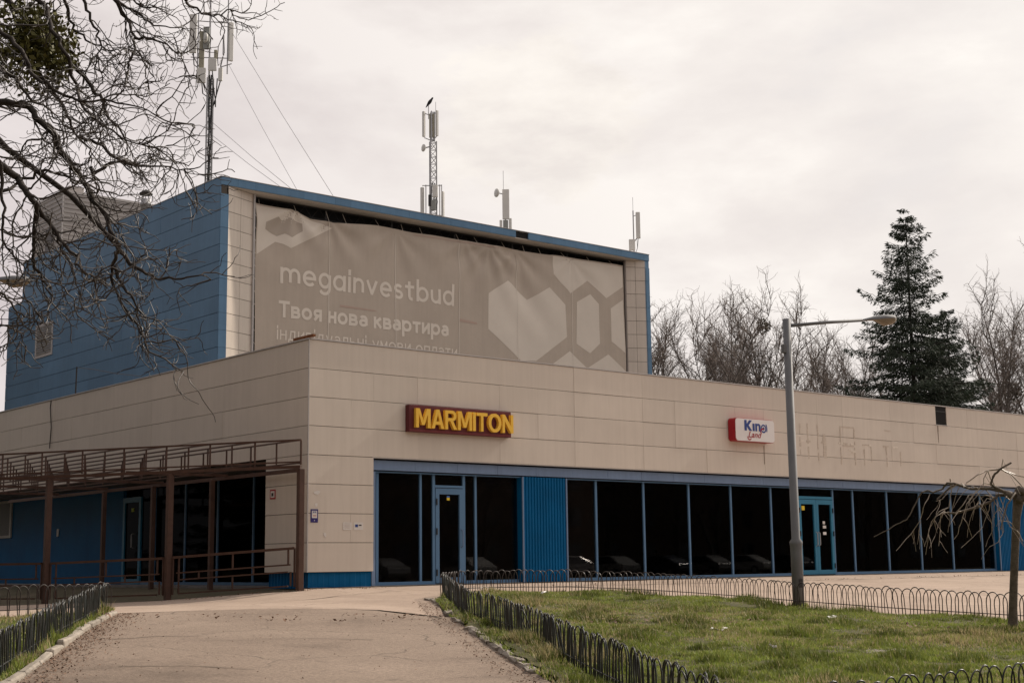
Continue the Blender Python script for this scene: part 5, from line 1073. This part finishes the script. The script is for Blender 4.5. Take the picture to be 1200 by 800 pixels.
# far bare trees: four kinds, copied
def bare_proto(seed, ht, spread, stems):
    r = np.random.default_rng(seed); tk = Tubes(7); tw = Tubes(3); br = Tubes(4)
    for s_ in range(stems):
        d = np.array([r.normal(0, .10), r.normal(0, .12), 1.0]); st_ = np.array([r.normal(0, .25) * (s_ > 0), r.normal(0, .25) * (s_ > 0), -.2]); hh = ht * r.uniform(.78, 1.0) if s_ else ht
        P_ = wander(st_, d, hh * .92, hh / 22, .075, .035, r); k = len(P_); rr = .19 * (1 - np.linspace(0, 1, k) ** .8 * .93) * (ht / 16); tk.add(P_, rr)
        for i in range(int(k * .22), k):
            fr0 = i / k
            for _ in range((1 if fr0 < .5 else 2) if i < k - 3 else 3):
                an = r.uniform(0, 2 * np.pi); fr = i / k; L = spread * r.uniform(.55, 1.25) * (1.15 - fr * .58)
                Pb = wander(P_[i], (np.cos(an), np.sin(an), r.uniform(.7, 1.9)), L, .28, .15, .04, r); br.add(Pb, np.linspace(max(.022, rr[i] * .5), .011, len(Pb)))
                for j in range(1, len(Pb)):
                    for _ in range(2):
                        Pt = wander(Pb[j], r.normal(0, .8, 3) + np.array([0, 0, .7]) + (Pb[j] - Pb[j - 1]) * 3, r.uniform(.4, 1.1), .15, .22, .03, r); tw.add(Pt, np.linspace(.011, .006, len(Pt)))
                        if r.random() < .55:
                            Pv = wander(Pt[len(Pt) // 2], r.normal(0, 1, 3) + np.array([0, 0, .4]), r.uniform(.25, .6), .14, .25, .02, r); tw.add(Pv, np.linspace(.008, .005, len(Pv)))
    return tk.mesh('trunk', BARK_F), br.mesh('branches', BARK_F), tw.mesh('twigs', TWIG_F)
PROT = [bare_proto(31, 16, 3.0, 2), bare_proto(32, 16, 3.2, 2), bare_proto(33, 15, 3.3, 3), bare_proto(34, 15.5, 2.8, 3)]
PH = [max(verts(m[2])[:, 2].max(), verts(m[1])[:, 2].max()) for m in PROT]
V, F = mistletoe_mesh((.5, .5, .5), 500, .16, 8); NEST = np_mesh('leaves', V, F, mat('far_mistletoe', (.05, .045, .02), .8))
names_ = ['with a straight trunk', 'forked low into two stems', 'with three spreading stems', 'with a dense twiggy top', 'leaning slightly to one side', 'with a narrow upright crown']
FAR = [(41.2, 31.5, 15.2, 0), (43.6, 33.5, 15.9, 2), (46.0, 31.0, 16.0, 1), (48.6, 33.0, 16.3, 3), (51.2, 32.0, 17.0, 0), (53.6, 32.5, 17.4, 2), (56.2, 33.5, 17.0, 1), (58.4, 31.5, 15.6, 3), (60.6, 33.5, 15.8, 0), (63.2, 32.5, 14.2, 2), (65.6, 34.0, 14.0, 1),
       (45, 39, 14.5, 3), (52, 40, 15.5, 1), (60, 41, 15.5, 2), (68, 40, 15, 3), (48.5, 38, 13.5, 2), (56.5, 39, 14.5, 0), (64, 39, 15, 1), (72, 42, 16, 0), (42.5, 36.5, 14.6, 1), (47.5, 35.5, 15.0, 0), (50, 36.5, 15.4, 3), (55, 36, 16, 2), (59.5, 36.5, 15.4, 1), (62, 36.8, 14.6, 3), (67, 36.5, 14.4, 0)]
WHERE = ['first from the blue tower', 'second from the blue tower', 'third from the blue tower', 'fourth from the blue tower', 'just left of the lamp post', 'behind the lamp post top', 'just right of the lamp post', 'under the lamp arm', 'below the lamp head', 'left of the tall spruce', 'touching the tall spruce', 'in the back row by the blue tower', 'in the back row left of the lamp post', 'in the back row under the lamp arm', 'in the back row behind the tall spruce', 'in the back row, second from the blue tower', 'in the back row right behind the lamp post', 'in the back row below the lamp head', 'in the back row between the spruces', 'in the middle row beside the blue tower', 'in the middle row, second from the blue tower', 'in the middle row, third from the blue tower', 'in the middle row just left of the lamp post', 'in the middle row under the lamp arm', 'in the middle row under the lamp head', 'in the middle row left of the tall spruce']
RT_ = [(60.5, 22.5, 13.8, 1), (63.2, 21.5, 15.6, 0), (65.8, 22.5, 17.6, 2), (68.3, 22.0, 18.0, 3), (71.5, 23.5, 17, 1), (64, 26, 14, 3)]
RW = ['behind the smaller spruce', 'just right of the smaller spruce', 'near the right edge, second from the frame', 'at the right edge of the view', 'beyond the right edge of the view', 'in the back row at the right']
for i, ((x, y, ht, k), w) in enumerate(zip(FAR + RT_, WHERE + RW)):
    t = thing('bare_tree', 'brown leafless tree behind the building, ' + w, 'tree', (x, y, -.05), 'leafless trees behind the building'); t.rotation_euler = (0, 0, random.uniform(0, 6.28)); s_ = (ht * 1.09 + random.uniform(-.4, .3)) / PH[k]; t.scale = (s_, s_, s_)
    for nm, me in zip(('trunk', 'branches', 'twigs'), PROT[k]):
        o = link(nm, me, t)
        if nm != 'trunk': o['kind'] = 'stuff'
for (x, y, z, lb) in ((53.75, 32.3, 16.2, 'dark mistletoe ball high in the tree behind the lamp post'), (56.4, 33.3, 11.2, 'dark mistletoe ball low in the tree under the lamp arm'), (43.7, 33.3, 12.6, 'dark mistletoe ball in the tree next to the blue tower'), (51.3, 31.8, 10.6, 'dark mistletoe ball left of the lamp post'), (65.8, 22.3, 11.5, 'dark mistletoe ball in a tree at the right edge')):
    tag(link('mistletoe', NEST, None, (x, y, z * .93)), lb, 'mistletoe', 'mistletoe balls in the far trees')

def spruce(name, label, x, y, ht, rad, seed, dens=1.0):
    t = thing(name, label, 'tree', (x, y, -.05)); r = np.random.default_rng(seed); tk = Tubes(8); tk.add(np.array([[0, 0, -.1], [0, 0, ht * .5], [.05, 0, ht * .98]]), [.20, .10, .012]); link('trunk', tk.mesh('trunk', BARK), t)
    V = []; br = Tubes(4); z = 1.2; an = 0.0
    while z < ht * .985:
        f = z / ht; R_ = rad * (1 - f) ** .80 * (1.0 if f > .06 else .8) + .05
        an += 2.39996 + r.normal(0, .35); L = R_ * (r.uniform(.55, 1.05) if r.random() < .8 else r.uniform(1.0, 1.3)); z += r.uniform(.02, .075) * (1.0 if f < .7 else 1.5) / dens
        zb = z + r.normal(0, .12)
        dirv = np.array([np.cos(an), np.sin(an), 0.0]); n = max(4, int(L / .12)); s_ = np.linspace(0, 1, n)
        drop = -.34 * L * s_ + .26 * L * s_ ** 2.2 + (.40 * L * s_ if f > .72 else 0) + r.normal(0, .05) * L * s_
        Pb = np.stack([dirv[0] * L * s_, dirv[1] * L * s_, zb + drop], 1) + r.normal(0, .03, (n, 3)); br.add(Pb, np.linspace(.030 * (1 - f) + .010, .007, n))
        sidev = np.array([-dirv[1], dirv[0], 0]); m = n * 21; ii = r.integers(0, n, m); sg_ = r.choice((-1, 1), m)[:, None]
        w = (.34 * L * (1 - s_[ii]) ** .7 + .13 * min(1.0, (1 - f) * 5 + .2))[:, None]; off = r.uniform(0, 1, (m, 1)) * w
        c = Pb[ii] + sidev * sg_ * off + dirv * off * .4 + np.stack([r.normal(0, .03, m), r.normal(0, .03, m), -r.uniform(-.02, .10, m) - .25 * off[:, 0]], 1)
        dv = dirv * .6 + sidev * sg_ * r.uniform(0, .9, (m, 1)) + np.array([0, 0, -1]) * r.uniform(-.1, .9, (m, 1)) + r.normal(0, .25, (m, 3)); dv /= np.linalg.norm(dv, axis=1, keepdims=True)
        u = np.cross(dv, r.normal(0, 1, (m, 3))); u /= np.linalg.norm(u, axis=1, keepdims=True); ln = r.uniform(.10, .25, (m, 1)); ww = ln * r.uniform(.07, .14, (m, 1))
        V.append(np.stack([c, c + dv * ln * .5 + u * ww, c + dv * ln, c + dv * ln * .45 - u * ww], 1).reshape(-1, 3))
    V = np.concatenate(V); cr = link('crown', np_mesh('crown', V, np.arange(len(V)).reshape(-1, 4), NEEDLE), t); cr['kind'] = 'stuff'
    link('boughs', br.mesh('boughs', BARK), t)['kind'] = 'stuff'
    return t
sp0 = spruce('spruce_tree', 'tall dark spruce with a ragged pointed top behind the low building', 39.6, 12.0, 16.4, 4.9, 3, 1.0)
spruce('spruce_tree', 'smaller dark spruce standing right behind the tall spruce', 49.6, 16.5, 13.6, 4.8, 4, .9)
spruce('spruce_tree', 'short broad dark spruce between the other two spruces', 45.0, 14.2, 11.0, 4.0, 6, .8)

ORD = ['first', 'second', 'third', 'fourth', 'fifth', 'sixth', 'seventh', 'eighth', 'ninth', 'tenth', 'eleventh', 'twelfth', 'thirteenth', 'fourteenth', 'fifteenth']
for row in range(2):                                                  # unseen spruces added to block sky and darken the left wall and side glass
    for k in range(15):
        c = copy_tree(sp0); x, y = -25 - 5.5 * row + random.uniform(-1, 1), -26 + 5.2 * k + 2.6 * row; c.location = (x, y, h(x, y)); c.rotation_euler = (0, 0, k * 1.3); s_ = random.uniform(1.1, 1.35); c.scale = (s_ * 1.1, s_ * 1.1, s_)
        c['label'] = 'unseen spruce added to block the sky, %s row, %s counted from the street' % (('front', 'back')[row], ORD[k]); c['group'] = 'unseen spruces added to shade the left wall'
# ------------------------------------------------------------------ grass, leaves, litter
def blades(name, poly, n, hmin, hmax, seed, near=None, cx=None):
    r = np.random.default_rng(seed); A = np.array(poly); P_ = np.empty((0, 2)); lo, hi = A.min(0), A.max(0)
    while len(P_) < n:
        q = r.uniform(lo, hi, (n, 2)); q = q[inside(poly, q)]
        if cx is not None:                                             # denser towards the path side, where blades show largest
            dd = np.linalg.norm(q - np.array(cx), axis=1); q = q[r.random(len(q)) < np.clip((11.0 / dd) ** 1.3, .15, 1)]
        P_ = np.concatenate([P_, q])
    P_ = P_[:n]; cl = noise2(P_, 1.1, seed + 1) * .5 + noise2(P_, 3.3, seed + 2) * .5; dry = noise2(P_, .6, seed + 3) * .6 + noise2(P_, 2.4, seed + 4) * .4
    cl2 = noise2(P_, 7.0, seed + 7); keep = r.random(n) < .10 + np.clip(cl * 1.2 + (cl2 - .5) * 1.5, 0, 1); P_ = P_[keep]; cl = cl[keep]; dry = dry[keep]; n = len(P_)
    tuft = np.clip((noise2(P_, 2.0, seed + 9) - .62) * 5, 0, 1); ht = (hmin + (hmax - hmin) * (cl ** 1.6 + 1.1 * tuft)) * r.uniform(.6, 1.3, n); an = r.uniform(0, 2 * np.pi, n); lean = r.uniform(.1, .9, n)
    z = H(P_[:, 0], P_[:, 1]) + .03 + .09 * (noise2(P_, .9, 5) - .3) - .012
    b_ = np.stack([P_[:, 0], P_[:, 1], z], 1); tip = b_ + np.stack([np.cos(an) * lean * ht, np.sin(an) * lean * ht, ht], 1); wv_ = np.stack([-np.sin(an), np.cos(an), np.zeros(n)], 1) * r.uniform(.004, .011, n)[:, None]
    V = np.stack([b_ - wv_, b_ + wv_, tip], 1).reshape(-1, 3); me = np_mesh(name, V, np.arange(3 * n).reshape(-1, 3), GRASS)
    g1 = np.array([.130, .182, .030]); g2 = np.array([.285, .315, .070]); st = np.array([.50, .41, .22])
    mixv = r.random(n)[:, None]; col = (g1 * (1 - mixv) + g2 * mixv) * (.30 + .75 * noise2(P_, 9.0, seed + 12) + .55 * noise2(P_, 3.1, seed + 13))[:, None] * (1.05 - .45 * tuft)[:, None]; sd_m = (r.random(n) < np.clip((dry - .40) * 1.7, .05, .62))[:, None]; col = np.where(sd_m, st * r.uniform(.55, 1.1, (n, 1)), col)
    at = me.color_attributes.new('tint', 'FLOAT_COLOR', 'POINT'); cc = np.ones((n, 3, 4), np.float32); cc[:, :, :3] = col[:, None, :]; at.data.foreach_set('color', cc.ravel())
    return tag(link(name, me), kind='stuff')
LAWN = [(0.45, -4.05)] + FENCE_F[1:] + [(5.7, -19.1), (-8.9, -19.1)] + [(x + .16, y) for x, y in PATH_R[::-1][1:]]
blades('grass', LAWN, 420000, .025, .085, 40, cx=(-9, -20))
LAWN2 = [(-16, -5.2), (-9, -4.82), (-7.7, -4.72), (-6.3, -4.4)] + [(x - .26, y + .12) for x, y in KERB_L[::-1]] + [(-18, -18)]
blades('grass', LAWN2, 70000, .025, .09, 50)
def strip(line, w, sx): return [(x + sx, y) for x, y in line] + [(x + sx + w, y) for x, y in line[::-1]]
blades('weeds', strip(FENCE_L, .14, .0), 3000, .03, .13, 60); blades('weeds', strip(PATH_R[1:], .22, -.08), 3200, .02, .09, 70)
blades('weeds', [(x - .07, y - .03) for x, y in FENCE_F] + [(x + .07, y + .03) for x, y in FENCE_F[::-1]], 4500, .02, .10, 80)
blades('weeds', [(4.7 + .2 * math.cos(k * .7854), -8.76 + .2 * math.sin(k * .7854)) for k in range(8)], 260, .04, .12, 90); blades('weeds', [(2.92 + .22 * math.cos(k * .7854), -13.96 + .22 * math.sin(k * .7854)) for k in range(8)], 320, .04, .12, 91)
def leaves(name, line, w, n, seed, size=.035, sx=0.0, zoff=.012, sig=True):
    r = np.random.default_rng(seed); pts = np.array(densify(line, .1, False)); P_ = pts[r.integers(0, len(pts), n)]; off = np.abs(r.normal(0, w, n)) if sig else r.uniform(-w, w, n)
    x = P_[:, 0] + off + sx; y = P_[:, 1] - off * .55 + r.normal(0, .05, n); z = H(x, y) + zoff + r.uniform(0, .012, n); c = np.stack([x, y, z], 1)
    an = r.uniform(0, 6.28, n); s_ = size * r.uniform(.4, 1.3, n); u = np.stack([np.cos(an), np.sin(an), r.normal(0, .35, n)], 1) * s_[:, None]; v = np.stack([-np.sin(an), np.cos(an), r.normal(0, .35, n)], 1) * s_[:, None] * .6
    V = np.stack([c - u, c + v, c + u, c - v], 1).reshape(-1, 3); return tag(link(name, np_mesh(name, V, np.arange(4 * n).reshape(-1, 4), LEAFD)), kind='stuff')
leaves('dead_leaves', KERB_L, .19, 4200, 1, .015, sx=.07); leaves('dead_leaves', [(x - .2, y + .1) for x, y in PATH_R[1:]], .14, 1700, 2, .014, sx=-.02, sig=False); leaves('dead_leaves', [(-8.5, -13.5), (-5, -8), (-4, -6)], 2.2, 500, 3, .011, sig=False)
leaves('dead_leaves', [(4, -1.3), (26, -1.9)], .5, 420, 4, .02, sig=False); leaves('dead_leaves', [(-2.2, 1.6), (-0.6, -.6), (1.5, -.5)], .3, 240, 5, .02, sig=False); leaves('dead_leaves', [(-7, -5), (3, -14)], 3.0, 500, 6, .03, zoff=.07, sig=False)
def litter(label, x, y, s_, seed, m=PAPER):
    r = random.Random(seed); vs = []; n = 4; z = h(x, y) + .085
    for i in range(n + 1):
        for j in range(3): vs.append((x + (i / n - .5) * s_ * 2 + r.uniform(-.01, .01), y + (j / 2 - .5) * s_ * .9 + r.uniform(-.012, .012), z + r.uniform(0, .05)))
    fs = [(i * 3 + j, i * 3 + j + 1, (i + 1) * 3 + j + 1, (i + 1) * 3 + j) for i in range(n) for j in range(2)]
    k = len(vs); vs2 = vs + [(a_, b_, c_ - .004) for a_, b_, c_ in vs]
    tag(MB().add(vs2, fs + [tuple(q + k for q in f[::-1]) for f in fs]).build('litter', m, None), label, 'litter', 'scraps of litter on the lawn')
WL = mat('litter_white', (.8, .77, .74), .6)
litter('crumpled white litter on the grass below the lamp post', -1.32, -12.22, .13, 1, WL); litter('crumpled white litter on the grass nearest the weeping tree', 1.9, -11.6, .085, 2, WL); litter('pale scrap of litter in the grass near the fence corner', 2.3, -4.7, .07, 3, WL)
litter('tiny pale scrap on the grass at the bottom of the view', -4.9, -17.6, .06, 4, WL); litter('tiny pale scrap on the grass left of the concrete slab', -2.6, -14.2, .045, 5, WL)
sl = MB().box(-.33, .33, -.26, .26, -.1, .045); slo = sl.build('concrete_slab', CONCR, None, bevel=.02); slo.location = (-1.34, -14.86, h(-1.34, -14.86) - .005); slo.rotation_euler = (.02, -.03, .5); tag(slo, 'flat grey concrete slab sunk in the grass', 'slab')

# ------------------------------------------------------------------ what the shop windows mirror: parked cars and a block across the street
def car(m):
    t = thing('parked_car', '', 'car', (0, 0, 0), 'cars parked across the street')
    side = [(-2.1, .35), (-2.15, .62), (-2.0, .82), (-1.55, .90), (-.95, 1.38), (-.5, 1.47), (.55, 1.46), (1.1, 1.28), (1.62, .98), (2.05, .86), (2.12, .5), (2.05, .33)]
    vs = []; n = len(side)
    for yy, ins in ((-.86, 0), (.86, 0)):
        for x_, z_ in side: vs.append((x_, yy * (.80 if z_ > 1.2 else .97 if z_ > .85 else 1.0), z_))
    MB().add(vs, [tuple(range(n)), tuple(range(2 * n - 1, n - 1, -1))] + [(i, (i + 1) % n, n + (i + 1) % n, n + i) for i in range(n)]).build('body', m, t, bevel=.03)
    wdw = [(-1.35, .93), (-.88, 1.33), (-.48, 1.41), (.52, 1.40), (1.02, 1.24), (1.40, .97)]
    for sg_ in (-1, 1):
        vs = [(x_, sg_ * (.872 if z_ < 1.0 else .74 if z_ > 1.2 else .8), z_) for x_, z_ in wdw] + [(x_, sg_ * .60, z_) for x_, z_ in wdw]
        MB().add(vs, [tuple(range(6)), tuple(range(11, 5, -1))] + [(i, (i + 1) % 6, 6 + (i + 1) % 6, 6 + i) for i in range(6)]).build('side_window', CARGL, t)
        for x_ in (-1.35, 1.3):
            w_ = MB().lathe([(.31, -.1), (.33, -.06), (.33, .06), (.31, .1)], 16, (x_, sg_ * .80, .32), 'Y').build('wheel', RUBBER, t); MB().lathe([(.2, -.11), (.2, .11)], 12, (x_, sg_ * .80, .32), 'Y').build('rim', GALV, w_)
    MB().add([(-1.57, -.66, .92), (-1.57, .66, .92), (-.97, .62, 1.37), (-.97, -.62, 1.37), (-1.60, -.66, .93), (-1.60, .66, .93), (-1.0, .62, 1.385), (-1.0, -.62, 1.385)], [(0, 1, 2, 3), (4, 5, 6, 7), (0, 1, 5, 4), (2, 3, 7, 6)]).build('windscreen', CARGL, t)
    for sg_ in (-1, 1): MB().box(-2.13, -2.02, sg_ * .7 - .15, sg_ * .7 + .15, .62, .76).build('headlight', LITE, t, bevel=.02)
    return t
cars = [car(m) for m in CARS]
spots = [(34.9, -47, 0, 90), (42.0, -47, 1, 100), (50.5, -47, 0, 5), (54.8, -47, 1, 95), (60.5, -47.5, 2, 85), (64.6, -47, 0, 92), (69.0, -47, 1, 80), (29, -47, 2, 90), (75, -47.5, 2, 95)]
seen = set()
CL = ['silver', 'white', 'dark']
for i, (x, y, k, rz) in enumerate(spots):
    o = cars[k] if k not in seen else copy_tree(cars[k]); seen.add(k); o.location = (x, y, h(x, y)); o.rotation_euler = (0, 0, R(rz)); o['label'] = '%s car parked across the street, number %s from the west in the row' % (CL[k], ['one', 'two', 'three', 'four', 'five', 'six', 'seven', 'eight', 'nine'][i])
for k in range(12):
    t = thing('bare_tree', 'leafless street tree across the street, %s counted from the west' % ORD[k], 'tree', (30 + 6.3 * k, -53 - 1.5 * (k % 2), h(30 + 6.3 * k, -53)), 'leafless trees across the street'); t.rotation_euler = (0, 0, k * 1.7)
    for nm, me in zip(('trunk', 'branches', 'twigs'), PROT[k % 4]):
        o = link(nm, me, t)
        if nm != 'trunk': o['kind'] = 'stuff'
ob = thing('apartment_block', 'long dull brick block across the street facing the shopfront', 'building')
B('wall', BRICKD, ob, 0, 175, -72, -60, -2, 15); B('roof', ROOF, ob, -.3, 175.3, -72.3, -59.7, 15.002, 15.3)
wm = MB().box(-.7, .7, -.03, .03, -.75, .75).build('window', CARGL, mesh_only=True)
for fl in range(5):
    for k in range(40): link('window', wm, ob, (3 + k * 4.3, -59.985, 1.2 + fl * 2.9))
